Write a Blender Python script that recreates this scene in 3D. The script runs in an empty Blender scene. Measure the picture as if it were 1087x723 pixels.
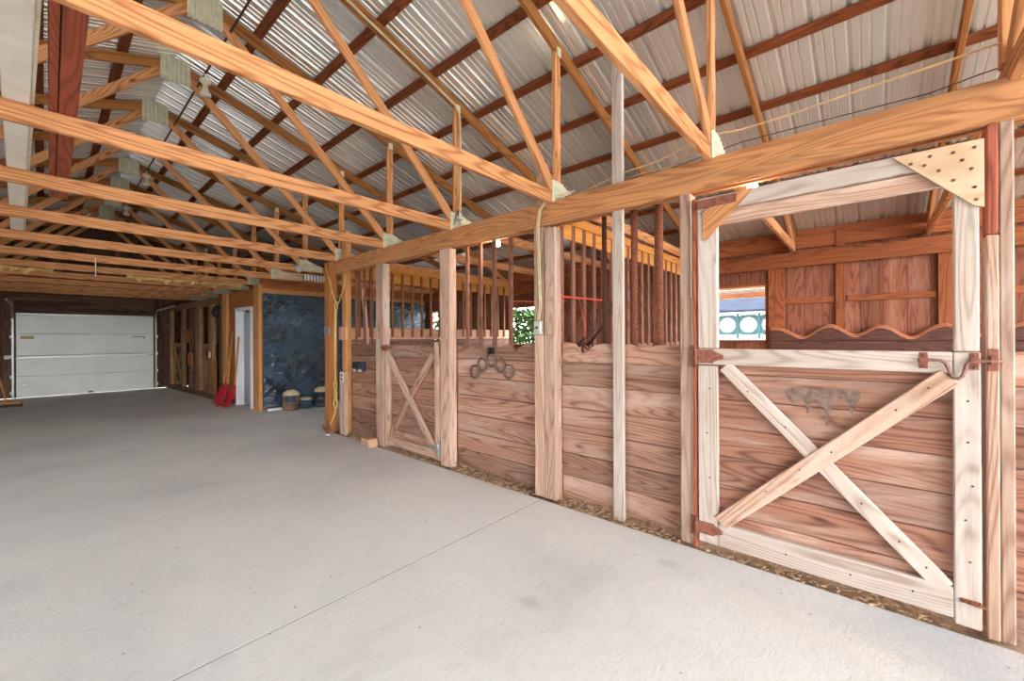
import bpy, bmesh, math, random
from mathutils import Vector, Matrix
random.seed(7)
S = bpy.context.scene
COL = S.collection
R = math.radians

# ------------------------------------------------------------------ camera, light, exposure
CAM_H = 1.45
cd = bpy.data.cameras.new('camera'); cam = bpy.data.objects.new('camera', cd); COL.objects.link(cam)
cd.sensor_fit = 'HORIZONTAL'; cd.sensor_width = 36.0
cd.lens = 36.0 * 436.0 / 1087.0
cd.shift_x = 0.0
cd.shift_y = -(361.5 - 358.5) / 1087.0
cd.clip_start = 0.02; cd.clip_end = 500
yaw = R(48.7); roll = R(0.3)
fw = Vector((math.sin(yaw), math.cos(yaw), 0)); rt0 = Vector((math.cos(yaw), -math.sin(yaw), 0)); up0 = Vector((0, 0, 1))
rt = rt0 * math.cos(roll) - up0 * math.sin(roll); up = up0 * math.cos(roll) + rt0 * math.sin(roll)
m = Matrix((rt, up, -fw)).transposed().to_4x4(); m.translation = Vector((0, 0, CAM_H))
cam.matrix_world = m
S.camera = cam

SKY = 14.5
w = bpy.data.worlds.new('sky'); S.world = w; w.use_nodes = True
nt = w.node_tree; nt.nodes.clear()
wo = nt.nodes.new('ShaderNodeOutputWorld'); bg = nt.nodes.new('ShaderNodeBackground')
tc = nt.nodes.new('ShaderNodeTexCoord'); sp = nt.nodes.new('ShaderNodeSeparateXYZ'); cr = nt.nodes.new('ShaderNodeValToRGB')
nt.links.new(tc.outputs['Generated'], sp.inputs[0]); nt.links.new(sp.outputs['Z'], cr.inputs[0])
cr.color_ramp.elements[0].position = 0.0; cr.color_ramp.elements[0].color = (1.0, 0.98, 0.95, 1)
cr.color_ramp.elements[1].position = 0.6; cr.color_ramp.elements[1].color = (0.82, 0.9, 1.0, 1)
nt.links.new(cr.outputs[0], bg.inputs[0]); bg.inputs[1].default_value = SKY; nt.links.new(bg.outputs[0], wo.inputs[0])

S.view_settings.view_transform = 'Standard'; S.view_settings.look = 'None'
S.view_settings.exposure = 0.0; S.view_settings.gamma = 1.0
S.view_settings.use_curve_mapping = False
S.cycles.use_denoising = True
S.cycles.max_bounces = 10; S.cycles.diffuse_bounces = 7; S.cycles.glossy_bounces = 4
S.cycles.sample_clamp_indirect = 10.0
BULB_W = 10.0

# ------------------------------------------------------------------ materials
def lin(c):
    return tuple(((x / 255) / 12.92 if x / 255 <= 0.04045 else ((x / 255 + 0.055) / 1.055) ** 2.4) for x in c) + (1.0,)

class NT:
    def __init__(s, name):
        s.m = bpy.data.materials.new(name); s.m.use_nodes = True
        s.t = s.m.node_tree; s.t.nodes.clear()
        s.out = s.n('ShaderNodeOutputMaterial'); s.b = s.n('ShaderNodeBsdfPrincipled')
        s.l(s.b.outputs[0], s.out.inputs[0])
    def n(s, k, **p):
        x = s.t.nodes.new(k)
        for a, v in p.items(): setattr(x, a, v)
        return x
    def l(s, a, b): s.t.links.new(a, b)
    def put(s, sock, v):
        if hasattr(v, 'is_output'): s.l(v, sock)
        else: sock.default_value = v
    def noise(s, vec, scale, detail=3, dist=0.0, rough=0.55):
        x = s.n('ShaderNodeTexNoise'); s.l(vec, x.inputs['Vector'])
        x.inputs['Scale'].default_value = scale; x.inputs['Detail'].default_value = detail
        x.inputs['Distortion'].default_value = dist; x.inputs['Roughness'].default_value = rough
        return x.outputs['Fac']
    def ramp(s, fac, stops):
        x = s.n('ShaderNodeValToRGB'); s.l(fac, x.inputs[0]); e = x.color_ramp.elements
        while len(e) < len(stops): e.new(0.5)
        for i, (p, c) in enumerate(stops): e[i].position = p; e[i].color = c if len(c) == 4 else c + (1,)
        return x.outputs[0]
    def mix(s, fac, a, b, mode='MIX'):
        x = s.n('ShaderNodeMix', data_type='RGBA', blend_type=mode)
        s.put(x.inputs[0], fac); s.put(x.inputs[6], a); s.put(x.inputs[7], b); return x.outputs[2]
    def math(s, op, a, b=0.0):
        x = s.n('ShaderNodeMath', operation=op); s.put(x.inputs[0], a); s.put(x.inputs[1], b); return x.outputs[0]
    def map(s, vec, scale):
        x = s.n('ShaderNodeMapping'); s.l(vec, x.inputs[0]); x.inputs['Scale'].default_value = scale; return x.outputs[0]
    def bump(s, h, strength, dist=0.002):
        x = s.n('ShaderNodeBump'); s.l(h, x.inputs['Height']); x.inputs['Strength'].default_value = strength
        x.inputs['Distance'].default_value = dist; s.l(x.outputs[0], s.b.inputs['Normal'])
    def set(s, **k):
        for a, v in k.items(): s.put(s.b.inputs[a.replace('_', ' ')], v)

G = lambda v: (v, v, v, 1)

def wood(name, light, dark, wear=None, wear_amt=0.4, tint=0.25, knots=0.5, rough=0.75, contrast=1.0, fine=0.45, bump=0.5):
    """light/dark sRGB grain colours; wear = patches of another colour (weathering, old paint)"""
    N = NT(name)
    uv = N.n('ShaderNodeUVMap', uv_map='UVMap').outputs[0]
    at = N.n('ShaderNodeAttribute', attribute_name='tint', attribute_type='GEOMETRY').outputs['Fac']
    g1 = N.noise(N.map(uv, (1.1, 20, 1)), 1.0, 4, 0.9)
    g2 = N.noise(N.map(uv, (5, 190, 1)), 1.0, 2, 0.2)
    field = N.noise(N.map(uv, (0.45, 5.0, 1)), 1.0, 1.0, 0.15, 0.4)
    ring = N.math('ADD', N.math('MULTIPLY', N.math('SINE', N.math('MULTIPLY', field, 130.0)), 0.5), 0.5)
    ring = N.math('POWER', ring, 2.6)
    f = N.math('ADD', N.math('MULTIPLY', g1, 0.46), N.math('MULTIPLY', ring, 0.32))
    f = N.math('ADD', f, N.math('MULTIPLY', N.math('SUBTRACT', g2, 0.5), fine))
    f = N.math('ADD', f, 0.06)
    lo = 0.46 - 0.24 * contrast; hi = 0.46 + 0.30 * contrast
    col = N.ramp(f, [(max(lo, 0), lin(light)), (min(hi, 1), lin(dark))])
    if wear is not None:
        wn = N.noise(N.map(uv, (0.9, 5.5, 1)), 1.0, 5, 0.6, 0.65)
        wf = N.ramp(wn, [(0.62 - 0.35 * wear_amt, G(0)), (0.78 - 0.28 * wear_amt, G(1))])
        wf = N.math('MULTIPLY', wf, N.math('ADD', 0.55, N.math('MULTIPLY', g2, 0.5)))
        col = N.mix(wf, col, lin(wear))
    if knots > 0:
        vo = N.n('ShaderNodeTexVoronoi'); N.l(N.map(uv, (1.7, 6.0, 1)), vo.inputs['Vector']); vo.inputs['Scale'].default_value = 1.0
        kf = N.ramp(vo.outputs['Distance'], [(0.035, G(knots)), (0.10, G(0))])
        col = N.mix(kf, col, tuple(x * 0.42 for x in lin(dark)[:3]) + (1,))
    big = N.noise(N.map(uv, (0.35, 1.2, 1)), 1.0, 2)
    val = N.math('ADD', N.math('ADD', 1.0 - tint * 0.5 - 0.12, N.math('MULTIPLY', at, tint)), N.math('MULTIPLY', big, 0.24))
    cm = N.n('ShaderNodeCombineColor'); [N.l(val, cm.inputs[i]) for i in range(3)]
    col = N.mix(1.0, col, cm.outputs[0], 'MULTIPLY')
    N.set(Base_Color=col, Roughness=rough); N.b.inputs['Specular IOR Level'].default_value = 0.25
    N.bump(N.math('ADD', N.math('MULTIPLY', g2, 0.6), N.math('MULTIPLY', f, 0.7)), bump, 0.003)
    return N.m

def plain(name, c, rough=0.6, metal=0.0, var=0.15, scale=8, c2=None, bump=0.0, spec=0.4):
    N = NT(name)
    oc = N.n('ShaderNodeTexCoord').outputs['Object']
    nz = N.noise(oc, scale, 4, 0.3)
    c2 = lin(c2) if c2 is not None else tuple(x * (1 - 2.5 * var) for x in lin(c)[:3]) + (1,)
    N.set(Base_Color=N.ramp(nz, [(0.38, lin(c)), (0.72, c2)]), Roughness=rough, Metallic=metal)
    N.b.inputs['Specular IOR Level'].default_value = spec
    if bump: N.bump(nz, bump, 0.004)
    return N.m

M = {}
M['truss'] = wood('truss_pine', (208, 150, 102), (136, 78, 42), tint=0.28, knots=0.8, fine=0.6, contrast=1.05)
M['rafter'] = wood('rafter_pine', (176, 118, 66), (118, 70, 34), tint=0.25, knots=0.5)
M['purlin'] = wood('purlin_oak', (132, 72, 40), (74, 36, 18), tint=0.25, knots=0.4)
M['header'] = wood('header_pine', (206, 148, 100), (156, 98, 60), wear=(150, 110, 80), wear_amt=0.25, tint=0.15, knots=0.5)
M['stall'] = wood('stall_board', (172, 132, 112), (110, 74, 58), wear=(186, 160, 146), wear_amt=0.42, tint=0.5, knots=0.6, contrast=0.9)
M['stall_dark'] = wood('stall_board_brown', (158, 118, 98), (98, 64, 50), wear=(178, 148, 132), wear_amt=0.35, tint=0.5, knots=0.6)
M['post'] = wood('stall_post', (192, 162, 144), (142, 106, 88), wear=(208, 188, 172), wear_amt=0.4, tint=0.3, knots=0.4)
M['post_gold'] = wood('post_gold', (206, 150, 96), (160, 104, 62), tint=0.2, knots=0.4)
M['post_red'] = wood('post_red', (168, 96, 74), (112, 54, 40), tint=0.2, knots=0.5)
M['gate'] = wood('gate_whitewash', (204, 190, 178), (160, 136, 120), wear=(212, 202, 194), wear_amt=0.5, tint=0.2, knots=0.6, fine=0.5)
M['gate_board'] = wood('gate_board', (166, 120, 100), (98, 60, 46), wear=(196, 168, 152), wear_amt=0.35, tint=0.5, knots=0.65, contrast=1.1)
M['gate_mid'] = wood('gate_weathered', (206, 172, 150), (150, 108, 86), wear=(222, 204, 190), wear_amt=0.35, tint=0.2, knots=0.6)
M['ply'] = wood('plywood_pale', (222, 196, 166), (192, 156, 122), tint=0.1, knots=0.0, contrast=1.2, fine=0.2)
M['ply_gold'] = wood('plywood_gold', (226, 158, 84), (198, 124, 58), tint=0.1, knots=0.2, contrast=0.9)
M['ply_brown'] = wood('plywood_brown', (176, 112, 62), (138, 80, 42), tint=0.1, knots=0.1)
M['outer'] = wood('outer_board', (152, 96, 74), (104, 58, 44), wear=(168, 122, 104), wear_amt=0.3, tint=0.45, knots=0.4)
M['outer_frame'] = wood('outer_frame_wood', (166, 98, 60), (112, 60, 36), tint=0.25, knots=0.4)
M['pink'] = wood('kick_board', (216, 168, 142), (178, 122, 98), tint=0.15, knots=0.4)
M['old'] = wood('old_barn_wood', (104, 76, 58), (52, 36, 28), wear=(124, 100, 84), wear_amt=0.3, tint=0.6, knots=0.4)
M['old_light'] = wood('old_barn_wood_pale', (158, 118, 84), (96, 66, 46), wear=(150, 130, 112), wear_amt=0.3, tint=0.4, knots=0.4)
M['bar'] = wood('bar_wood', (142, 98, 82), (92, 56, 44), tint=0.25, knots=0.2)
M['bar_gold'] = wood('bar_wood_gold', (150, 104, 66), (96, 62, 38), tint=0.2, knots=0.2)
M['chewed'] = wood('chewed_wood', (196, 128, 92), (150, 88, 60), tint=0.2, knots=0.2)
M['kick'] = wood('kick_wall_wood', (104, 70, 62), (60, 38, 34), wear=(140, 100, 88), wear_amt=0.2, tint=0.4)
M['block'] = wood('block_wood', (206, 168, 138), (166, 122, 94), tint=0.1, knots=0.2)
M['handle'] = wood('handle_wood', (198, 142, 86), (164, 106, 58), tint=0.1, knots=0.0)
M['rust'] = plain('rust_pipe', (150, 92, 70), 0.85, 0.1, scale=60, c2=(88, 48, 34), bump=0.6)
M['rust_dark'] = plain('rust_pipe_dark', (98, 62, 48), 0.85, 0.1, scale=70, c2=(48, 32, 28), bump=0.8)
M['hinge'] = plain('hinge_rust_red', (156, 98, 82), 0.7, 0.2, scale=40, c2=(110, 66, 54), bump=0.3)
M['latch'] = plain('latch_steel', (150, 112, 98), 0.55, 0.5, scale=40, c2=(100, 74, 66))
M['redsteel'] = plain('red_steel', (206, 78, 60), 0.5, 0.0, scale=20, c2=(150, 48, 40))
M['darksteel'] = plain('dark_steel', (92, 62, 56), 0.6, 0.4, scale=30)
M['primer'] = wood('beam_primer', (166, 86, 60), (118, 58, 42), tint=0.1, knots=0.0, fine=0.2)
M['white'] = plain('white_paint', (238, 234, 224), 0.6, scale=3, c2=(222, 212, 194))
M['offwhite'] = wood('chipped_white_wood', (222, 212, 190), (198, 180, 150), tint=0.1, knots=0.2)
M['horseshoe'] = plain('horseshoe_iron', (132, 112, 102), 0.6, 0.5, scale=50, c2=(84, 66, 58))
M['blackplastic'] = plain('black_plastic', (34, 34, 38), 0.4, scale=10)
M['blueplastic'] = plain('blue_plastic', (44, 58, 84), 0.4, scale=10)
M['plate'] = plain('cover_plate', (226, 218, 204), 0.45, scale=10, var=0.03)
M['grey_box'] = plain('grey_box', (196, 198, 192), 0.5, 0.3, scale=20)
M['cable'] = plain('cream_cable', (214, 196, 160), 0.55, scale=10)
M['cable_tan'] = plain('tan_cable', (216, 182, 136), 0.55, scale=10)
M['wire'] = plain('dark_wire', (74, 60, 50), 0.6, scale=10)
M['rope'] = plain('yellow_rope', (222, 192, 120), 0.8, scale=60, c2=(176, 144, 84), bump=0.5)
M['shovel'] = plain('shovel_red', (196, 34, 52), 0.4, scale=6, c2=(160, 24, 40))
M['bristle'] = plain('bristle', (74, 56, 44), 0.9, scale=80, bump=1.0)
M['porcelain'] = plain('porcelain', (224, 214, 196), 0.3, scale=8, var=0.04)
M['sticker'] = plain('sticker_yellow', (186, 168, 96), 0.5, scale=20)
M['doorpanel'] = plain('door_panel_steel', (226, 230, 226), 0.38, 0.0, scale=1.2, var=0.05, spec=0.5)
M['strut'] = plain('galvanized', (160, 164, 162), 0.4, 0.7, scale=25, var=0.1)
M['slab'] = plain('blue_grey_door', (168, 178, 194), 0.45, scale=3, var=0.05)
M['trimwhite'] = plain('trim_white', (228, 232, 236), 0.4, scale=3, var=0.03)
M['insul'] = plain('torn_wrap', (222, 190, 120), 0.8, scale=9, c2=(176, 132, 74), bump=0.6)
M['dirt'] = plain('dirt', (176, 150, 124), 0.95, scale=14, c2=(126, 98, 76), bump=0.8)
M['chips'] = plain('litter_chips', (190, 160, 128), 0.95, scale=60, c2=(138, 106, 84), bump=0.8)
M['joint'] = plain('joint_dirt', (96, 88, 80), 0.95, scale=30, c2=(60, 54, 50))
M['ground'] = plain('gravel_ground', (196, 190, 176), 0.95, scale=3, c2=(150, 146, 130))
M['foliage'] = plain('leaf_green', (62, 96, 34), 0.7, scale=5, c2=(30, 56, 18))
M['teal'] = plain('teal_paint', (28, 68, 72), 0.5, scale=3)
M['porchroof'] = plain('porch_roof', (42, 46, 58), 0.9, scale=3, spec=0.1)
M['siding'] = plain('white_siding', (226, 228, 228), 0.6, scale=3, var=0.03)
M['brownjug'] = None

def concrete():
    N = NT('concrete')
    oc = N.n('ShaderNodeTexCoord').outputs['Object']
    a = N.noise(oc, 0.55, 5, 0.4, 0.6); b = N.noise(N.map(oc, (1.0, 0.35, 1)), 2.2, 4, 0.8); c = N.noise(oc, 70, 3); d = N.noise(oc, 300, 2)
    col = N.ramp(a, [(0.30, lin((224, 224, 222))), (0.5, lin((214, 214, 213))), (0.70, lin((190, 191, 193)))])
    col = N.mix(N.ramp(b, [(0.45, G(0)), (0.75, G(0.4))]), col, lin((224, 218, 208)))
    col = N.mix(N.ramp(c, [(0.55, G(0)), (0.8, G(0.45))]), col, lin((184, 176, 164)))
    vo = N.n('ShaderNodeTexVoronoi'); N.l(N.map(oc, (9.0, 7.5, 1)), vo.inputs['Vector']); vo.inputs['Scale'].default_value = 1.0
    vs = N.noise(oc, 3.1, 1)
    sp_ = N.math('MULTIPLY', N.ramp(vo.outputs['Distance'], [(0.03, G(1)), (0.08, G(0))]), N.ramp(vs, [(0.47, G(0)), (0.55, G(0.8))]))
    col = N.mix(sp_, col, lin((92, 84, 76)))
    vo2 = N.n('ShaderNodeTexVoronoi'); N.l(N.map(oc, (1.1, 0.8, 1)), vo2.inputs['Vector']); vo2.inputs['Scale'].default_value = 1.0
    st = N.math('MULTIPLY', N.ramp(N.math('ADD', vo2.outputs['Distance'], N.math('MULTIPLY', N.noise(oc, 18, 3), 0.10)), [(0.08, G(1)), (0.13, G(0))]), 0.22)
    col = N.mix(st, col, lin((110, 108, 108)))
    N.set(Base_Color=col, Roughness=N.ramp(b, [(0.3, G(0.55)), (0.7, G(0.75))]))
    N.b.inputs['Specular IOR Level'].default_value = 0.3
    sw = N.noise(N.map(oc, (5, 22, 1)), 1.0, 4, 3.0)
    col2 = N.mix(N.ramp(sw, [(0.5, G(0)), (0.62, G(0.16))]), col, lin((170, 164, 156))); N.set(Base_Color=col2)
    h = N.math('ADD', N.math('MULTIPLY', c, 0.5), N.math('ADD', N.math('MULTIPLY', d, 0.3), N.math('MULTIPLY', sw, 0.4)))
    N.bump(h, 0.7, 0.008)
    return N.m
M['concrete'] = concrete()

def metal_roof():
    N = NT('corrugated_steel')
    oc = N.n('ShaderNodeTexCoord').outputs['Object']
    a = N.noise(N.map(oc, (0.5, 3.0, 0.5)), 1.0, 3)
    col = N.ramp(a, [(0.3, lin((240, 239, 236))), (0.55, lin((234, 239, 236))), (0.75, lin((242, 235, 238)))])
    b = N.noise(N.map(oc, (0.6, 45.0, 0.6)), 1.0, 2)
    N.set(Base_Color=col, Metallic=0.62, Roughness=0.25)
    return N.m
M['metal'] = metal_roof()

def galv_plate():
    N = NT('ribbed_plate')
    oc = N.n('ShaderNodeTexCoord').outputs['Object']
    a = N.noise(oc, 14, 3)
    N.set(Base_Color=N.ramp(a, [(0.35, lin((216, 212, 186))), (0.7, lin((188, 186, 164)))]), Metallic=0.15, Roughness=0.45)
    return N.m
M['galv'] = galv_plate()

def tarp_mat():
    N = NT('plastic_sheet')
    oc = N.n('ShaderNodeTexCoord').outputs['Object']
    def rot(ang, sc):
        x = N.n('ShaderNodeMapping'); N.l(oc, x.inputs[0]); x.inputs['Rotation'].default_value = (0, R(ang), 0); x.inputs['Scale'].default_value = (1, 1, 1)
        return N.map(x.outputs[0], sc)
    a = N.noise(oc, 1.3, 4, 1.0)
    col = N.ramp(a, [(0.35, lin((30, 40, 46))), (0.55, lin((58, 86, 110))), (0.72, lin((36, 50, 56)))])
    hts = None
    for ang, sc, wd, amt in ((38, (1.0, 1, 9), .018, .6), (-52, (1.4, 1, 7), .014, .45), (80, (1.0, 1, 6), .016, .35), (5, (.7, 1, 7), .014, .4)):
        n_ = N.noise(rot(ang, sc), 1.0, 3, 1.2, .6)
        ln = N.math('ABSOLUTE', N.math('SUBTRACT', n_, .5))
        lf = N.ramp(ln, [(0.0, G(amt)), (wd, G(0))])
        lf = N.math('MULTIPLY', lf, N.ramp(N.noise(rot(ang, (1.1, 1, 2.0)), 1.0, 2), [(.45, G(0)), (.62, G(1))]))
        col = N.mix(lf, col, lin((150, 158, 152)))  # pale lines paint highlights of the wrinkles into the colour
        hts = lf if hts is None else N.math('ADD', hts, lf)
    N.set(Base_Color=col, Roughness=0.2); N.b.inputs['Specular IOR Level'].default_value = 0.7
    N.bump(N.math('ADD', hts, N.noise(rot(38, (2, 1, 9)), 1.0, 4, 1.5)), 0.9, 0.04)
    return N.m
M['tarp'] = tarp_mat()

def jug_mat(name, c):
    N = NT(name)
    oc = N.n('ShaderNodeTexCoord').outputs['Object']
    N.set(Base_Color=N.ramp(N.noise(oc, 6, 3), [(0.3, lin(c)), (0.7, tuple(x * 0.6 for x in lin(c)[:3]) + (1,))]), Roughness=0.18)
    N.b.inputs['Transmission Weight'].default_value = 0.25; N.b.inputs['IOR'].default_value = 1.45
    return N.m
M['jug_brown'] = jug_mat('jug_brown', (150, 118, 100)); M['jug_teal'] = jug_mat('jug_teal', (84, 120, 140)); M['jug_blue'] = jug_mat('jug_blue', (60, 72, 92))
M['jug_dust'] = plain('jug_dusty_top', (226, 208, 176), 0.8, scale=12)

def glow(name, c, s):
    N = NT(name); N.set(Base_Color=lin(c)); N.b.inputs['Emission Color'].default_value = lin(c); N.b.inputs['Emission Strength'].default_value = s
    return N.m
M['bulb_lit'] = glow('lit_bulb', (255, 226, 180), 40.0)

def stain_mat():
    return plain('dark_stain', (138, 112, 100), 0.8, scale=30, c2=(92, 74, 68))
M['stain'] = stain_mat()

# ------------------------------------------------------------------ mesh building
class MB:
    def __init__(s): s.v = []; s.f = []; s.uv = []; s.t = []; s.sm = []
    def face(s, pts, uvs, tint, smooth=False):
        i = len(s.v); s.v += [tuple(p) for p in pts]; s.f.append(tuple(range(i, i + len(pts)))); s.uv += [tuple(u) for u in uvs]; s.t += [tint] * len(pts); s.sm.append(smooth)
    def quadgrid(s, vs, faces, uvs, tint, smooth):
        i = len(s.v); s.v += [tuple(p) for p in vs]
        for f in faces:
            s.f.append(tuple(i + k for k in f)); s.uv += [uvs[k] for k in f]; s.t += [tint] * len(f); s.sm.append(smooth)
    def beam(s, a, b, w, h, up=(0, 0, 1), tint=None, taper=1.0):
        """solid bar from a to b; w across, h along up"""
        a = Vector(a); b = Vector(b); d = b - a; L = d.length; d.normalize()
        u = Vector(up); u = (u - d * u.dot(d)); u.normalize(); c = d.cross(u)
        if tint is None: tint = random.random()
        ou, ov = random.uniform(0, 40), random.uniform(0, 40)
        hw, hh = w / 2, h / 2
        P = []
        for e, q in ((a, 1.0), (b, taper)):
            P.append([e - c * hw * q - u * hh * q, e + c * hw * q - u * hh * q, e + c * hw * q + u * hh * q, e - c * hw * q + u * hh * q])
        vs = P[0] + P[1]
        i = len(s.v); s.v += [tuple(p) for p in vs]
        acc = 0.0; ls = [w, h, w, h]
        for k in range(4):
            k2 = (k + 1) % 4
            s.f.append((i + k, i + 4 + k, i + 4 + k2, i + k2)); s.sm.append(False)
            v0, v1 = ov + acc, ov + acc + ls[k]; acc += ls[k]
            s.uv += [(ou, v0), (ou + L, v0), (ou + L, v1), (ou, v1)]; s.t += [tint] * 4
        s.f.append((i, i + 1, i + 2, i + 3)); s.f.append((i + 7, i + 6, i + 5, i + 4)); s.sm += [False, False]
        for q in range(2):
            s.uv += [(ou, ov), (ou + 0.02, ov + w), (ou + 0.04, ov + w), (ou + 0.03, ov)]; s.t += [tint * 0.8] * 4
    def box(s, x0, x1, y0, y1, z0, z1, axis='x', tint=None):
        cx, cy, cz = (x0 + x1) / 2, (y0 + y1) / 2, (z0 + z1) / 2
        if axis == 'x': s.beam((x0, cy, cz), (x1, cy, cz), y1 - y0, z1 - z0, (0, 0, 1), tint)
        elif axis == 'y': s.beam((cx, y0, cz), (cx, y1, cz), x1 - x0, z1 - z0, (0, 0, 1), tint)
        else: s.beam((cx, cy, z0), (cx, cy, z1), x1 - x0, y1 - y0, (0, 1, 0), tint)
    def prism(s, pts, O, ux, uy, un, th, tint=None, grain=None):
        """polygon pts (2D) at O + p.x ux + p.y uy, extruded th along un"""
        O = Vector(O); ux = Vector(ux); uy = Vector(uy); un = Vector(un)
        if tint is None: tint = random.random()
        ou, ov = random.uniform(0, 40), random.uniform(0, 40)
        A = [O + ux * p[0] + uy * p[1] for p in pts]; B = [p + un * th for p in A]
        g = grain or (lambda p: p)
        U = [(ou + g(p)[0], ov + g(p)[1]) for p in pts]
        n = len(pts); i = len(s.v); s.v += [tuple(p) for p in A + B]
        s.f.append(tuple(range(i, i + n))[::-1]); s.uv += U[::-1]; s.t += [tint] * n
        s.f.append(tuple(range(i + n, i + 2 * n))); s.uv += U; s.t += [tint] * n; s.sm += [False, False]
        for k in range(n):
            k2 = (k + 1) % n
            s.f.append((i + k, i + k2, i + n + k2, i + n + k)); s.sm.append(False)
            s.uv += [U[k], U[k2], (U[k2][0], U[k2][1] + th), (U[k][0], U[k][1] + th)]; s.t += [tint] * 4
    def tube(s, pts, r, seg=8, tint=0.5, closed=False, rfun=None):
        pts = [Vector(p) for p in pts]; n = len(pts); rings = []
        prev = None
        ou, ov = random.uniform(0, 40), random.uniform(0, 40); L = 0.0
        vs = []; uvs = []
        for k, p in enumerate(pts):
            a = pts[k - 1] if (k > 0 or closed) else p; b = pts[(k + 1) % n] if (k < n - 1 or closed) else p
            d = (b - a).normalized()
            if prev is None:
                q = Vector((0, 0, 1)) if abs(d.z) < 0.9 else Vector((1, 0, 0)); prev = (q - d * q.dot(d)).normalized()
            prev = (prev - d * prev.dot(d)).normalized(); c = d.cross(prev)
            rr = r if rfun is None else rfun(k / max(1, n - 1)) * r
            if k: L += (p - pts[k - 1]).length
            for j in range(seg):
                t = 2 * math.pi * j / seg
                vs.append(p + prev * math.cos(t) * rr + c * math.sin(t) * rr); uvs.append((ou + L, ov + rr * t))
        fs = []
        for k in range(n if closed else n - 1):
            for j in range(seg):
                fs.append((k * seg + j, k * seg + (j + 1) % seg, ((k + 1) % n) * seg + (j + 1) % seg, ((k + 1) % n) * seg + j))
        if not closed: fs.append(tuple(range(seg))[::-1]); fs.append(tuple((n - 1) * seg + j for j in range(seg)))
        s.quadgrid(vs, fs, uvs, tint, True)
    def lathe(s, prof, O, seg=24, axis=(0, 0, 1), tint=0.5):
        O = Vector(O); ax = Vector(axis).normalized(); q = Vector((1, 0, 0)) if abs(ax.x) < 0.9 else Vector((0, 1, 0))
        e1 = (q - ax * q.dot(ax)).normalized(); e2 = ax.cross(e1)
        vs = []; uvs = []; fs = []; n = len(prof)
        for (r, z) in prof:
            for j in range(seg):
                t = 2 * math.pi * j / seg; vs.append(O + ax * z + e1 * r * math.cos(t) + e2 * r * math.sin(t)); uvs.append((z, t * r))
        for k in range(n - 1):
            for j in range(seg): fs.append((k * seg + j, k * seg + (j + 1) % seg, (k + 1) * seg + (j + 1) % seg, (k + 1) * seg + j))
        fs.append(tuple(range(seg))[::-1]); fs.append(tuple((n - 1) * seg + j for j in range(seg)))
        s.quadgrid(vs, fs, uvs, tint, True)
    def build(s, name, mat, parent=None, bevel=0.0, local=False):
        me = bpy.data.meshes.new(name)
        off = Vector((0, 0, 0))
        if parent is not None and not local:
            p = parent
            while p is not None: off += p.location; p = p.parent
        me.from_pydata([tuple(Vector(v) - off) for v in s.v], [], s.f)
        uvl = me.uv_layers.new(name='UVMap'); fl = [c for u in s.uv for c in u]; uvl.data.foreach_set('uv', fl)
        at = me.attributes.new('tint', 'FLOAT', 'CORNER'); at.data.foreach_set('value', s.t)
        me.polygons.foreach_set('use_smooth', s.sm)
        me.materials.append(M[mat] if isinstance(mat, str) else mat)
        bm = bmesh.new(); bm.from_mesh(me); bmesh.ops.recalc_face_normals(bm, faces=bm.faces); bm.to_mesh(me); bm.free()
        me.update()
        o = bpy.data.objects.new(name, me); COL.objects.link(o)
        if parent is not None: o.parent = parent
        if bevel:
            b = o.modifiers.new('bevel', 'BEVEL'); b.width = bevel; b.segments = 1; b.limit_method = 'ANGLE'; b.angle_limit = R(50)
        if any(s.sm):
            pass
        return o

def tag(o, label=None, cat=None, group=None, kind=None):
    if label: o['label'] = label
    if cat: o['category'] = cat
    if group: o['group'] = group
    if kind: o['kind'] = kind
    return o
def thing(name, label, cat, loc=(0, 0, 0), group=None):
    o = bpy.data.objects.new(name, None); o.empty_display_size = 0.1; COL.objects.link(o); o.location = loc
    return tag(o, label, cat, group, 'thing')
def struct(o): o['kind'] = 'structure'; return o
def copy_tree(o, parent=None):
    c = o.copy(); COL.objects.link(c); c.parent = parent
    for ch in list(o.children): copy_tree(ch, c)
    return c
def one(name, mat, label, cat, fn, group=None, bevel=0.004):
    b = MB(); fn(b); o = b.build(name, mat, None, bevel); return tag(o, label, cat, group, 'thing')

FX = 2.98            # front plane of the stall posts
BEAM_LO, BEAM_HI = 2.457, 2.665
YEND = -5.6          # open end of the barn, behind the camera
YFAR = 16.05
XL, XR = -4.5, 7.0
K = XR / 6.6
def kz(z): return CAM_H + (z - CAM_H) * K   # heights on the outer wall
RIDGE = 1.04
def zraf(x): return 4.04 - 0.315 * (x - 3.0) if x >= RIDGE else 4.04 - 0.315 * (2 * RIDGE - x - 3.0)   # underside of the rafters
def XF(y): return 2.87 - 0.0635 * (y - 9.6)     # front line of the far stalls

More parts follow.
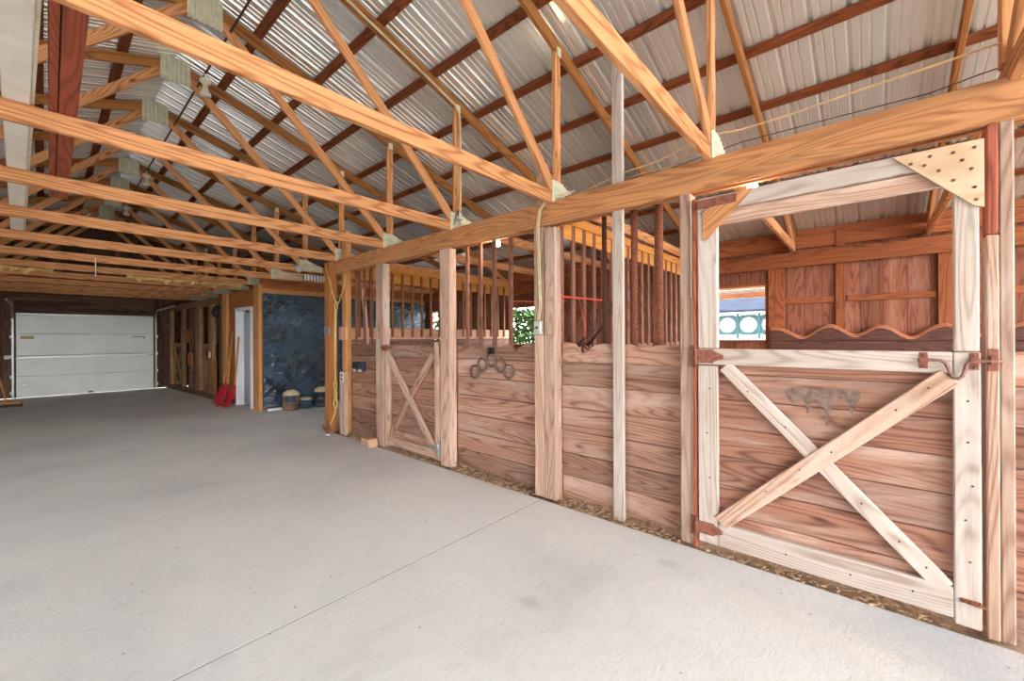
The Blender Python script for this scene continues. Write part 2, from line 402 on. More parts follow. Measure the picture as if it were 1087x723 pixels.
# ------------------------------------------------------------------ floor, ground, roof, outer walls
b = MB()
def slab(y0, y1):
    b.face([(XL, y0, 0), (2.93, y0, 0), (2.93, y1, 0), (XL, y1, 0)], [(0, 0)] * 4, 0.5)
    b.face([(XL, y0, 0), (XL, y0, -.03), (2.93, y0, -.03), (2.93, y0, 0)], [(0, 0)] * 4, 0.5)
    b.face([(XL, y1, 0), (2.93, y1, 0), (2.93, y1, -.03), (XL, y1, -.03)], [(0, 0)] * 4, 0.5)
    b.face([(2.93, y0, 0), (2.93, y0, -.06), (2.93, y1, -.06), (2.93, y1, 0)], [(0, 0)] * 4, 0.5)
slab(YEND, 2.236); slab(2.245, 6.3); 
b.face([(XL, 6.3, 0), (6.98, 6.3, 0), (6.98, 9.5, 0), (XL, 9.5, 0)], [(0, 0)] * 4, 0.5)
b.face([(XL, 9.5, 0), (2.93, 9.5, 0), (2.93, YFAR, 0), (XL, YFAR, 0)], [(0, 0)] * 4, 0.5)
struct(b.build('floor', 'concrete'))
b = MB(); b.face([(XL, 2.23, -.002), (2.93, 2.23, -.002), (2.93, 2.25, -.002), (XL, 2.25, -.002)], [(0, 0)] * 4, 0.5); struct(b.build('floor_joint', 'joint'))
b = MB(); n = 40; vs = []; fs = []
for i in range(n + 1):
    for j in range(8):
        vs.append((2.93 + (XR - 2.957) * j / 7, YEND + (6.29 - YEND) * i / n, -0.02 + random.uniform(-.012, .012)))
for i in range(n):
    for j in range(7): fs.append((i * 8 + j, i * 8 + j + 1, (i + 1) * 8 + j + 1, (i + 1) * 8 + j))
b.quadgrid(vs, fs, [(v[0], v[1]) for v in vs], 0.5, True)
struct(b.build('floor_stalls', 'dirt'))
b = MB(); b.face([(-90, -90, -.07), (90, -90, -.07), (90, 90, -.07), (-90, 90, -.07)], [(0, 0)] * 4, .5)
struct(b.build('ground', 'ground'))

# corrugated roof, both slopes
b = MB()
prof = []
y = YEND - 0.4
while y < YFAR + 0.3:
    for dy, dz in ((0, 0), (.062, 0), (.067, .010), (.079, .010), (.084, 0), (.124, 0), (.129, .010), (.141, .010), (.146, 0), (.178, 0), (.190, .026), (.214, .026)):
        prof.append((y + dy, dz))
    y += 0.228
for sgn in (1, -1):
    vs = []; xe = 7.7 if sgn > 0 else 2 * RIDGE - 7.7
    n = len(prof)
    for x in (RIDGE, xe):
        z0 = zraf(x) + 0.155
        for (yy, dz) in prof: vs.append((x, yy, z0 + dz))
    fs = [(k, k + 1, n + k + 1, n + k) for k in range(n - 1)]
    b.quadgrid(vs, fs, [(v[0], v[1]) for v in vs], .5, False)
struct(b.build('ceiling', 'metal'))

# outer right wall: vertical boards with openings (y0,y1,z0,z1)
OPEN_R = [(1.15, 2.05, 1.37, 2.23), (4.95, 6.2, 1.28, 2.15), (8.15, 9.1, .9, 2.2)]
b = MB(); y = YEND
while y < YFAR:
    w_ = random.uniform(.17, .23)
    y1 = min(y + w_, YFAR)
    for o_ in OPEN_R:
        if y < o_[0] < y1: y1 = o_[0]
        if y < o_[1] < y1: y1 = o_[1]
    c = (y + y1) / 2; seg = [(-.06, 2.957)]
    for o_ in OPEN_R:
        if o_[0] < c < o_[1]: seg = [(-.06, o_[2]), (o_[3], 2.957)]
    t = random.random()
    for z0, z1 in seg: b.box(XR, XR + .03, y + .002, y1 - .002, z0, z1, 'z', t)
    y = y1
for y0, y1, z0, z1 in ((YEND, 1.15, -.06, 2.957), (2.05, 4.95, -.06, 2.957), (6.2, 8.15, -.06, 2.957), (9.1, YFAR, -.06, 2.957)) + tuple((o_[0], o_[1], -.06, o_[2]) for o_ in OPEN_R) + tuple((o_[0], o_[1], o_[3], 2.957) for o_ in OPEN_R):
    b.box(XR + .031, XR + .045, y0, y1, z0, z1, 'z', .5)  # unseen backing sheet added to keep sky light out of the board gaps
struct(b.build('wall_right', 'outer', bevel=.003))
b = MB()
b.box(XR - .03, XR, YEND, 9.5, kz(2.74), kz(2.84), 'y'); b.box(XR - .04, XR, YEND, 9.5, kz(2.60), kz(2.74), 'y')
struct(b.build('trim_1', 'outer_frame', bevel=.004))
b = MB(); b.box(XR - .11, XR - .058, YEND, 9.5, kz(2.36), kz(2.55), 'y'); struct(b.build('trim_2', 'outer_frame', bevel=.004))
b = MB()
for y0, y1 in ((-.57, .25), (.38, .95), (-3.0, -.72), (2.3, 4.6)): b.box(XR - .03, XR, y0, y1, kz(1.88), kz(1.955), 'y')
struct(b.build('trim_3', 'outer_frame', bevel=.004))
b = MB()
for y0, y1, z1 in ((.27, .37, kz(2.78)), (.95, 1.06, kz(2.40)), (-.70, -.58, kz(2.40)), (1.06, 1.14, kz(2.38)), (2.1, 2.2, 2.5), (3.3, 3.4, 2.8), (-1.9, -1.8, 2.8)): b.box(XR - .055, XR, y0, y1, 0, z1, 'z')
struct(b.build('trim_4', 'outer_frame', bevel=.004))
for k, o_ in enumerate(OPEN_R):
    b = MB()
    b.box(XR - .03, XR + .06, o_[0] - .0, o_[0] + .035, o_[2], o_[3], 'z'); b.box(XR - .03, XR + .06, o_[1] - .035, o_[1], o_[2], o_[3], 'z')
    b.box(XR - .03, XR + .06, o_[0] + .035, o_[1] - .035, o_[3] - .035, o_[3], 'y'); b.box(XR - .04, XR + .09, o_[0] + .035, o_[1] - .035, o_[2], o_[2] + .03, 'y')
    struct(b.build('window_%d' % (k + 1), 'outer_frame', bevel=.003))

# far end wall around the overhead door, side boards
b = MB()
for x0, x1, z0, z1 in ((XL, -.50, 0, 2.8), (2.17, 2.9, 0, 2.8)):
    x = x0
    while x < x1 - .01:
        xe = min(x + .2, x1); b.box(x + .002, xe - .002, YFAR + .08, YFAR + .12, z0, z1, 'z'); x = xe
for z in (2.15, 2.31, 2.47, 2.63): b.box(-.50, 2.17, YFAR + .08, YFAR + .12, z, z + .155, 'x')
x = XL
while x < 6.9:
    b.box(x, x + .2, YFAR + .121, YFAR + .14, 2.78, zraf(x + .1) + .14, 'z'); x += .2
for x0, x1, z0, z1 in ((XL, -.50, 0, 2.78), (2.17, XR, 0, 2.78), (-.50, 2.17, 2.15, 2.78)): b.box(x0, x1, YFAR + .125, YFAR + .14, z0, z1, 'z', .5)  # added backing behind the boards, blocks sky light leaking through the end wall
struct(b.build('wall_far', 'old', bevel=.003))
OPEN_L = [(-.5, 1.5, 1.1, 2.2), (4.0, 6.4, .9, 2.2)]  # unseen openings, added and sized to let daylight in from the left
b = MB(); y = YEND
for y0, y1 in ((YEND, -.5), (1.5, 4.0), (6.4, YFAR)):
    y = y0
    while y < y1 - .01:
        ye = min(y + .2, y1); b.box(XL - .03, XL, y + .002, ye - .002, -.06, 2.88, 'z'); y = ye
    b.box(XL - .045, XL - .031, y0, y1, -.06, 2.88, 'z', .5)  # sheet added behind the left boards to close their gaps against light
for y0, y1, z0, z1 in OPEN_L:
    for a_, c_ in ((-.06, z0), (z1, 2.88)):
        b.box(XL - .045, XL, y0, y1, a_, c_, 'y', .5)
struct(b.build('wall_left', 'old', bevel=.003))

# ------------------------------------------------------------------ roof trusses and purlins
def corrug(b, x0, x1, z0, z1, y, drop=None):
    """ribbed steel plate in the x-z plane facing -y"""
    n = max(4, int((x1 - x0) / .0105)) ; vs = []
    for k in range(n + 1):
        x = x0 + (x1 - x0) * k / n; yy = y - (.012 if (k // 2) % 2 else 0)
        zt = z1 if drop is None else z1 - drop * max(0, (k / n - .35)) / .65
        vs += [(x, yy, z0), (x, yy, zt)]
    b.quadgrid(vs, [(2 * k, 2 * k + 2, 2 * k + 3, 2 * k + 1) for k in range(n)], [(v[0], v[2]) for v in vs], .5, False)
    vs2 = [(v[0], v[1] + .004, v[2]) for v in vs]
    b.quadgrid(vs2, [(2 * k, 2 * k + 1, 2 * k + 3, 2 * k + 2) for k in range(n)], [(v[0], v[2]) for v in vs], .5, False)

def make_truss(label):
    t = thing('roof_truss', label, 'roof truss', (0, 0, 2.64), 'wooden roof trusses over the aisle')
    T = .038
    HX = 2 * RIDGE - 3.0
    b = MB(); b.beam((XL + .1, 0, 2.695), (XR - .05, 0, 2.695), T, .11); b.build('bottom_chord', 'truss', t, .004)
    for sg in (1, -1):
        f = (lambda x: x) if sg > 0 else (lambda x: 2 * RIDGE - x)
        b = MB(); b.beam((f(RIDGE + .01), 0, zraf(RIDGE) + .055), (f(7.2), 0, zraf(7.2) + .055), T, .115); b.build('rafter', 'rafter', t, .004)
        b = MB(); b.beam((f(3.02), -.0, 2.75), (f(RIDGE + .12), 0, 4.62), T - .002, .092); b.build('web', 'truss', t, .004)
        b = MB(); b.beam((f(3.075), .012, 2.75), (f(3.075), .012, zraf(3.075) + .06), .085, T, (0, 1, 0)); b.build('upright', 'truss', t, .004)
        b = MB(); b.box(f(3.075) - .03, f(3.075) + .03, -.0235, -.0195, zraf(3.075) - .03, zraf(3.075) + .05, 'z'); b.build('nail_plate', 'galv', t)
        b = MB(); corrug(b, f(3.36) if sg < 0 else 2.955, f(2.955) if sg < 0 else 3.36, 2.655, 2.84, -.024, .10 if sg > 0 else None); b.build('heel_plate', 'galv', t)
        b = MB(); b.beam((f(6.9), 0, 2.72), (f(6.15), 0, zraf(6.15) + .03), T - .004, .09); b.build('end_brace', 'truss', t, .004)
    b = MB(); corrug(b, RIDGE - .14, RIDGE + .14, 4.50, 4.79, -.024); b.build('ridge_plate', 'galv', t)
    return t
TY = [-.5, .83, 2.14, 3.51, 4.87, 6.23, 7.59, 8.95, 10.31, 11.67, 13.03, 14.39, 15.7]
TL = ['roof truss crossing the upper right corner, nearest of the row',
      'roof truss meeting the big header above the large gate',
      'roof truss landing above the grey junction box post, third from the camera',
      'roof truss landing above the closed X-braced stall gate, fourth from the camera',
      'roof truss with its lower chord ending over the small stall gate, fifth from the camera',
      'roof truss ending at the far end of the big header, sixth from the camera',
      'roof truss carrying the grey octagonal box, seventh from the camera',
      'roof truss over the bay with the water jugs, eighth from the camera',
      'roof truss with torn yellow wrap along its lower chord',
      'roof truss just beyond the torn yellow wrap',
      'roof truss third in front of the overhead door',
      'roof truss second in front of the overhead door',
      'last roof truss, directly in front of the overhead door']
t0 = make_truss(TL[0])
for k, y in enumerate(TY):
    t = t0 if k == 0 else copy_tree(t0)
    t.location = (0, y, 2.64); t['label'] = TL[k]

PR = [RIDGE + .46 + .62 * k for k in range(9)]
ORD = ['first', 'second', 'third', 'fourth', 'fifth', 'sixth', 'seventh', 'eighth', 'ninth']
for k, x in enumerate(PR):
    b = MB(); z = zraf(x) + .115
    b.beam((x, YEND, z + .022), (x, YFAR + .05, z + .022), .088, .04, (.3, 0, 1))
    o = b.build('roof_purlin', 'purlin', None, .006)
    tag(o, 'dark roof purlin on the stall side, %s below the ridge' % ORD[k], 'purlin', 'roof purlins on the stall side', 'thing')
for k in range(4):
    x = 2 * RIDGE - PR[k]; b = MB(); z = zraf(x) + .115
    b.beam((x, YEND, z + .022), (x, YFAR + .05, z + .022), .088, .04, (-.3, 0, 1))
    o = b.build('roof_purlin', 'purlin', None, .006)
    tag(o, 'dark roof purlin on the slope away from the stalls, %s below the ridge' % ORD[k], 'purlin', 'roof purlins away from the stalls', 'thing')

# long header over the stall fronts
def f(b):
    b.box(FX, FX + .04, -3.3, 6.41, BEAM_LO, BEAM_HI, 'y', .5)
h = one('header_beam', 'header', 'long heavy orange-brown header beam running above all the near stall fronts', 'beam', f, bevel=.006)
def f(b): b.box(FX + .135, FX + .175, -3.3, 6.30, BEAM_LO + .02, BEAM_HI, 'y', .5)
one('header_beam', 'header', 'inner header board hidden behind the long header, seen from below', 'beam', f, bevel=.005)
def f(b): b.beam((XF(11.12) + .06, 11.12, 2.37), (XF(15.95) + .06, 15.95, 2.37), .05, .18)
one('header_beam', 'old_light', 'old grey-brown header beam above the dark far stall fronts', 'beam', f, bevel=.005)
def f(b): b.box(2 * RIDGE - 3.02, 2 * RIDGE - 2.98, -3.3, 15.9, BEAM_LO, BEAM_HI, 'y', .5)
one('header_beam', 'header', 'header beam on the aisle side away from the stalls', 'beam', f, bevel=.006)

# long timbers stored on the truss chords
t = thing('stored_box_beam', 'white painted box beam laid across the truss chords', 'beam', (-.06, 2.05, 2.75))
def bx(y): return -.064 - .0275 * (y - 2.3)
b = MB(); b.beam((bx(2.05), 2.05, 2.8155), (bx(7.6), 7.6, 2.8155), .10, .13); b.build('painted_face', 'white', t, .005)
b = MB(); b.beam((bx(2.05) + .058, 2.05, 2.832), (bx(7.62) + .058, 7.62, 2.832), .014, .15); b.build('side_board', 'offwhite', t, .003)
t = thing('steel_beam', 'rust red steel beam laid across the truss chords', 'beam', (.07, 2.05, 2.75))
def bx(y): return .068 + .006 * (y - 2.4)
b = MB()
b.beam((bx(2.05) - .038, 2.05, 2.758), (bx(5.6) - .038, 5.6, 2.758), .032, .013); b.beam((bx(2.05) + .02, 2.05, 2.758), (bx(5.6) + .02, 5.6, 2.758), .072, .013)
b.build('lower_flange', 'primer', t, .002)
b = MB(); b.beam((bx(2.05), 2.05, 2.839), (bx(5.6), 5.6, 2.839), .03, .145); b.build('beam_web', 'primer', t)
b = MB(); b.beam((bx(2.05), 2.05, 2.918), (bx(5.6), 5.6, 2.918), .112, .013); b.build('upper_flange', 'rust_dark', t, .002)

# ------------------------------------------------------------------ stall posts
def post(name, mat, label, x0, x1, y0, y1, z0, z1, group='stall posts'):
    return one(name, mat, label, 'post', lambda b: b.box(x0, x1, y0, y1, z0, z1, 'z'), group, .006)
post('stall_post', 'rafter', 'tall brown corner post beside the bay with the water jugs', 2.90, 3.03, 6.30, 6.46, 0, 2.64)
post('stall_post', 'post_gold', 'golden post behind the hanging yellow rope', FX + .035, FX + .13, 6.005, 6.12, 0, 3.1)
post('half_post', 'post', 'short pale half post carrying a white outlet', FX - .02, FX + .034, 5.935, 6.10, 0, .95)
post('short_block', 'pink', 'pinkish block nailed to the golden post above the short half post', FX, FX + .034, 5.93, 6.16, 1.43, 1.63)
post('stall_post', 'post', 'weathered post on the hinge side of the small X-braced gate', FX, FX + .10, 4.90, 5.09, 0, BEAM_LO)
post('stall_post', 'post', 'weathered post right of the small X-braced gate', FX, FX + .10, 3.54, 3.715, 0, BEAM_LO)
one('stall_post', 'gate_mid', 'brownish post half carrying the grey junction box', 'post', lambda b: (b.box(FX, FX + .11, 2.238, 2.345, 0, BEAM_LO - .002, 'z', .5), b.box(FX + .042, FX + .11, 2.238, 2.345, BEAM_LO - .002, 3.05, 'z', .5)), 'stall posts', .006)
post('stall_post', 'post', 'pale post half standing against the junction box post', FX, FX + .10, 2.112, 2.232, 0, BEAM_LO - .03)
post('nailing_board', 'post', 'short pale board on the upper half of the junction box post', FX - .022, FX, 2.09, 2.205, 1.47, BEAM_LO - .03)
post('slim_post', 'gate', 'slim whitish post passing behind the header up toward the roof', FX + .045, FX + .085, 1.487, 1.578, -.02, 3.75)
post('stall_post', 'post', 'pale narrow post left of the large gate', FX, FX + .11, .955, 1.03, 0, BEAM_LO)
post('hinge_strip', 'post_red', 'reddish hinge strip beside the large gate', FX - .02, FX + .02, .912, .938, 0, 2.40)
post('filler_strip', 'offwhite', 'short whitish filler strip above the upper hinge of the large gate', FX - .015, FX + .01, .942, .954, 1.72, 2.40)
def f(b):
    b.box(FX - .01, FX + .10, -.448, -.407, 1.93, BEAM_LO, 'z', .5)
post('latch_post', 'post_red', 'red-brown upper half of the latch post right of the large gate', FX - .01, FX + .10, -.448, -.410, 1.93, BEAM_LO)
post('latch_post', 'gate_mid', 'pale lower half of the latch post right of the large gate', FX - .015, FX + .10, -.448, -.406, 0, 1.927)
post('stall_post', 'post', 'pale post at the right edge between the latch post and the last stall wall', FX - .005, FX + .10, -.497, -.450, 0, BEAM_LO)

# ------------------------------------------------------------------ stall front board walls with chewed top edge
def chewed(y0, y1, z0, z1, amp, per, seed):
    r = random.Random(seed); pts = [(y0, z0), (y1, z0)]; top = []
    n = max(10, int((y1 - y0) / .012)); ph = r.uniform(0, 6)
    for k in range(n + 1):
        y = y0 + (y1 - y0) * k / n
        a = abs(math.sin((y * math.pi / per) + ph + .7 * math.sin(y * 3.1 + seed)))
        top.append((y, z1 - amp * (1 - a ** .6) - .12 * amp * r.random()))
    return pts + top[::-1]
def gnawed(y0, y1, z0, pts):
    """outline of a plank whose top edge follows the gnawed points (y, z), smoothed"""
    pts = sorted(pts); top = []; n = max(20, int((y1 - y0) / .008))
    for k in range(n + 1):
        y = y0 + (y1 - y0) * k / n; z = pts[0][1] if y <= pts[0][0] else pts[-1][1]
        for (ya, za), (yb, zb) in zip(pts, pts[1:]):
            if ya <= y <= yb: q = (y - ya) / (yb - ya); q = q * q * (3 - 2 * q); z = za + (zb - za) * q
        top.append((y, z + random.uniform(-.003, .003)))
    return [(y0, z0), (y1, z0)] + top[::-1]
TOP_A = [(3.642, 1.35), (3.527, 1.368), (3.448, 1.359), (3.383, 1.327), (3.325, 1.359), (3.238, 1.375), (3.177, 1.355), (3.134, 1.309), (3.091, 1.346), (3.035, 1.372), (2.98, 1.377), (2.939, 1.348), (2.906, 1.334), (2.872, 1.363), (2.82, 1.378), (2.768, 1.379), (2.724, 1.355), (2.674, 1.312), (2.619, 1.352), (2.57, 1.378), (2.499, 1.392), (2.43, 1.395)]
TOP_B = [(2.188, 1.409), (2.085, 1.405), (1.99, 1.397), (1.956, 1.368), (1.927, 1.323), (1.899, 1.307), (1.861, 1.32), (1.824, 1.357), (1.769, 1.384), (1.706, 1.394), (1.636, 1.391), (1.577, 1.38), (1.519, 1.388), (1.47, 1.392), (1.406, 1.378), (1.344, 1.389), (1.284, 1.374), (1.225, 1.39), (1.153, 1.384), (1.07, 1.391)]
def board_wall(label, y0, y1, mat, ztop, amp, seed, x=FX + .11, n=7, per=.16, z0=.01, group='plank stall front walls', top=None):
    t = thing('stall_wall', label, 'stall wall', (x, (y0 + y1) / 2, 0), group)
    b = MB(); hgt = (ztop - .17 - z0) / (n - 1)
    for k in range(n - 1):
        j = random.uniform(-.004, .004)
        b.box(x + j, x + .03 + j, y0, y1, z0 + k * hgt + .003, z0 + (k + 1) * hgt - .003, 'y')
    b.build('planks', mat, t, .004)
    zl = z0 + (n - 1) * hgt + .003
    b = MB(); b.prism(gnawed(y0, y1, zl, top) if top else chewed(y0, y1, zl, ztop, amp, per, seed), (x, 0, 0), (0, 1, 0), (0, 0, 1), (1, 0, 0), .034)
    b.build('chewed_top_plank', mat, t, .004)
    return t
board_wall('brown plank stall wall with blue sockets, between the rope post and the small gate', 5.09, 5.97, 'stall_dark', 1.37, .025, 3)
board_wall('plank stall wall hung with horseshoes, right of the small gate', 2.345, 3.54, 'stall', 1.39, .075, 5, top=TOP_A)
board_wall('plank stall wall behind the slim white post, left of the large gate', 1.03, 2.112, 'stall', 1.40, .055, 11, top=TOP_B)
board_wall('pale plank stall wall at the right edge beyond the large gate', -3.2, -.497, 'gate_board', 1.37, .012, 9)

# ------------------------------------------------------------------ gates
def fbox(b, y0, y1, z0, z1, x0, x1, axis): b.box(x0, x1, y0, y1, z0, z1, axis)
GX = 2.955
gate = thing('stall_gate', 'large whitewashed stall gate with X brace and open upper frame', 'gate', (GX, .25, .03))
b = MB()
zs = [.06, .26, .455, .65, .84, 1.03, 1.20, 1.345]
for k in range(7): b.box(GX + .045, GX + .07, -.36, .85, zs[k] + .002, zs[k + 1] - .003, 'y')
b.build('plank_panel', 'gate_board', gate, .004)
b = MB(); b.box(GX, GX + .04, .778, .902, .055, 1.255, 'z'); b.build('stile', 'gate', gate, .005)
b = MB(); b.box(GX, GX + .04, -.388, -.297, .03, 1.368, 'z'); b.build('stile', 'gate', gate, .005)
b = MB(); b.box(GX, GX + .04, -.295, .905, 1.262, 1.368, 'y'); b.build('top_rail', 'gate', gate, .005)
b = MB(); b.box(GX, GX + .04, -.295, .776, .055, .205, 'y'); b.build('bottom_rail', 'gate', gate, .005)
def brace(b, p, q, w_, x):
    a = Vector((x + .018, p[0], p[1])); c = Vector((x + .018, q[0], q[1])); b.beam(a, c, .036, w_, (0, (c - a).z, -(c - a).y))
b = MB(); brace(b, (.735, 1.255), (-.265, .19), .085, GX + .001); b.build('brace', 'gate', gate, .004)
b = MB(); brace(b, (.765, .215), (-.285, 1.245), .095, GX - .012); b.build('brace', 'gate_mid', gate, .004)
# upper frame
b = MB(); b.box(GX, GX + .04, .775, .900, 1.372, 2.29, 'z'); b.build('upper_stile', 'gate', gate, .005)
b = MB(); b.box(GX, GX + .04, -.385, -.300, 1.372, 2.29, 'z'); b.build('upper_stile', 'gate', gate, .005)
b = MB(); b.box(GX + .002, GX + .042, -.385, .900, 2.292, 2.392, 'y'); b.build('head_rail', 'gate', gate, .005)
b = MB(); b.box(GX + .02, GX + .055, -.297, .775, 2.195, 2.288, 'y'); b.build('head_rail', 'gate_mid', gate, .005)
b = MB(); b.prism([(-.08, 2.385), (-.40, 2.385), (-.40, 2.06), (-.365, 2.075)], (GX - .013, 0, 0), (0, 1, 0), (0, 0, 1), (1, 0, 0), .012, .8, lambda p: (p[0] * 1.5, p[1] * .25)); g = b.build('corner_plate', 'ply', gate, .001)
b = MB()
for yy, zz in ((-.15, 2.33), (-.22, 2.35), (-.30, 2.345), (-.37, 2.35), (-.25, 2.27), (-.20, 2.31), (-.36, 2.25), (-.30, 2.21), (-.37, 2.16), (-.33, 2.30), (-.375, 2.10)):
    b.lathe([(.0075, 0), (.0075, .003), (.001, .004)], (GX - .013, yy, zz), 8, (-1, 0, 0))
b.build('nail_heads', 'rust', g)
b = MB(); b.prism([(.862, 2.11), (.842, 2.10), (.56, 2.385), (.62, 2.395), (.862, 2.30)], (GX - .013, 0, 0), (0, 1, 0), (0, 0, 1), (1, 0, 0), .012, .7, lambda p: ((p[0] - p[1]) * .8, (p[0] + p[1]) * .5)); b.build('corner_plate', 'header', gate, .001)
b = MB(); b.box(GX - .016, GX - .003, .655, .90, 2.318, 2.375, 'y'); b.build('strap_plate', 'hinge', gate, .002)
def hinge(zc, hh, long_):
    b = MB(); b.box(GX - .012, GX - .001, .80, .912, zc - hh, zc + hh, 'y'); b.prism([(.80, zc - hh * .8), (.80, zc + hh * .8), (.80 - long_, zc + .01), (.80 - long_, zc - .015)], (GX - .011, 0, 0), (0, 1, 0), (0, 0, 1), (1, 0, 0), .01)
    b.box(FX - .032, FX - .021, .912, .952, zc - hh * 1.6, zc + hh * 1.6, 'z'); o = b.build('hinge', 'hinge', gate, .002)
    b = MB(); b.tube([(GX - .014, .914, zc - hh * 1.7), (GX - .014, .914, zc + hh * 1.7)], .012, 10); b.build('hinge_pin', 'rust', o)
hinge(1.318, .045, .06); hinge(.155, .04, .05)
b = MB()
P_ = [(-.172, 1.327), (-.215, 1.328), (-.25, 1.327), (-.268, 1.315), (-.278, 1.29), (-.285, 1.262), (-.297, 1.243), (-.312, 1.238), (-.325, 1.252), (-.333, 1.278), (-.338, 1.305), (-.348, 1.322), (-.36, 1.327), (-.40, 1.327), (-.455, 1.327)]
b.tube([(GX - .018, p[0], p[1]) for p in P_], .0075, 8); o = b.build('latch_bolt', 'latch', gate)
for yc in (-.193, -.366):
    b = MB(); b.box(GX - .004, GX, yc - .016, yc + .016, 1.283, 1.365, 'z'); b.box(GX - .03, GX - .004, yc - .016, yc + .016, 1.315, 1.34, 'z')
    for zz in (1.295, 1.353): b.lathe([(.007, 0), (.006, .004), (.001, .006)], (GX - .004, yc, zz), 8, (-1, 0, 0))
    b.build('latch_bracket', 'hinge', gate, .002)
b = MB(); b.box(GX - .006, GX, -.385, -.318, .148, .168, 'y'); b.tube([(GX - .012, -.32, .158), (GX - .012, -.40, .150)], .006, 6); b.build('lower_bolt', 'rust', gate)
b = MB()
for yy, zz in ((-.345, 1.13), (-.345, .93), (-.36, .72), (-.335, .55), (-.35, .35), (.83, 1.1), (.845, .8), (.83, .5), (-.21, 1.185), (-.09, 1.06), (.18, .79), (.33, .66), (.5, .49), (.6, 1.10), (.4, .90), (.05, .53), (-.1, .37), (-.2, .27), (.4, .13), (.1, .12), (-.15, .13)):
    b.lathe([(.005, 0), (.004, .003)], (GX - (.012 if -.25 < yy < .55 and zz > .45 and zz < 1.2 and abs(zz - (.965 - .98 * yy)) < .05 else 0), yy, zz), 8, (-1, 0, 0))
b.build('nail_heads', 'rust_dark', gate)
# dark tar-like drips on the planks
b = MB(); dr = random.Random(4)
pts = [(.42, 1.12), (.38, 1.135), (.30, 1.14), (.22, 1.132), (.12, 1.15), (.055, 1.14), (.05, 1.10)]
lower = [(.075, 1.06), (.085, 1.01), (.10, 1.02), (.105, 1.07), (.14, 1.075), (.17, 1.06), (.19, 1.0), (.20, .93), (.208, .93), (.212, 1.03), (.25, 1.055), (.28, 1.05), (.29, .99), (.297, .99), (.305, 1.05), (.34, 1.07), (.37, 1.04), (.40, 1.085)]
b.prism(pts + lower, (GX + .0435, 0, 0), (0, 1, 0), (0, 0, 1), (1, 0, 0), .002)
b.build('dark_stain', 'stain', gate)
tag(one('latch_keeper', 'hinge', 'rusty red keeper plate on the latch post beside the large gate', 'keeper',
    lambda b: (b.box(FX - .022, FX - .015, -.445, -.410, 1.28, 1.385, 'z'), b.box(FX - .05, FX - .022, -.44, -.415, 1.31, 1.35, 'z')), bevel=.002))

g2 = thing('stall_gate', 'small brown closed stall gate with X brace, mid row', 'gate', (FX, 4.3, .03))
b = MB(); zs = [.05, .25, .45, .65, .84, 1.03, 1.21]
for k in range(6): b.box(FX + .05, FX + .075, 3.735, 4.885, zs[k] + .003, zs[k + 1] - .003, 'y')
b.build('plank_panel', 'stall_dark', g2, .004)
b = MB(); b.prism(chewed(3.74, 4.885, 1.213, 1.365, .03, .11, 8), (FX + .02, 0, 0), (0, 1, 0), (0, 0, 1), (1, 0, 0), .04); b.build('top_rail', 'stall', g2, .003)
b = MB(); b.box(FX + .01, FX + .05, 4.79, 4.885, .04, 1.23, 'z'); b.build('stile', 'post', g2, .004)
b = MB(); b.box(FX + .01, FX + .05, 3.735, 3.83, .04, 1.23, 'z'); b.build('stile', 'post', g2, .004)
b = MB(); b.box(FX + .01, FX + .05, 3.83, 4.79, .05, .155, 'y'); b.build('bottom_rail', 'post', g2, .004)
b = MB(); brace(b, (4.84, 1.27), (3.85, .16), .085, FX - .002); b.build('brace', 'post', g2, .004)
b = MB(); brace(b, (4.80, .17), (3.86, 1.26), .085, FX + .012); b.build('brace', 'stall', g2, .004)
b = MB(); b.box(FX - .012, FX - .004, 3.715, 3.775, .09, .24, 'z'); b.tube([(FX - .014, 3.74, .08), (FX - .014, 3.74, .25)], .011, 8); b.box(FX - .008, FX + .0, 3.77, 3.95, .17, .20, 'y'); b.build('hinge', 'strut', g2, .002)
b = MB(); b.tube([(FX - .02, 4.92, 1.33), (FX - .03, 4.87, 1.345), (FX - .03, 4.82, 1.33), (FX - .02, 4.79, 1.31)], .012, 8); b.box(FX - .012, FX, 4.83, 4.93, 1.29, 1.36, 'y'); b.build('latch', 'rust', g2, .002)
one('door_stop_board', 'post', 'short pale board on the latch side of the small X-braced gate', 'board', lambda b: b.box(FX - .018, FX - .0005, 3.73, 3.80, 1.13, 1.40, 'z'))

# ------------------------------------------------------------------ bars and pipes above the stall fronts
for yc, r, mat, lab in ((1.72, .021, 'rust_dark', 'dark pitted steel pipe, first left of the slim white post'), (1.40, .028, 'rust', 'rusty steel pipe, first right of the slim white post'), (1.16, .033, 'rust', 'thick rusty steel pipe, second right of the slim white post')):
    yc2 = {1.72: 1.72, 1.40: 1.51 - .06, 1.16: 1.25}[yc]
    one('steel_pipe', mat, lab, 'pipe', lambda b: b.tube([(FX + .180, yc2, 1.25), (FX + .180, yc2, 1.7), (FX + .180, yc2, 2.1), (FX + .180, yc2, 2.475)], r, 14), 'rusty pipes above the middle stall wall', 0)
for k, yc in enumerate((3.42, 3.21, 3.0, 2.77)):
    one('stall_bar', 'bar', 'square wooden bar above the horseshoe wall, %s from the gate post' % ORD[k], 'bar', lambda b: b.box(FX + .146, FX + .176, yc - .022, yc + .022, 1.22, 2.475, 'z'), 'bars above the horseshoe wall', .003)
for k, yc in enumerate((5.91, 5.67, 5.46)):
    one('stall_bar', 'bar', 'square wooden bar above the blue sockets, %s from the rope post' % ORD[k], 'bar', lambda b: b.box(FX + .146, FX + .171, yc - .02, yc + .02, 1.22, 2.475, 'z'), 'bars above the blue sockets', .003)
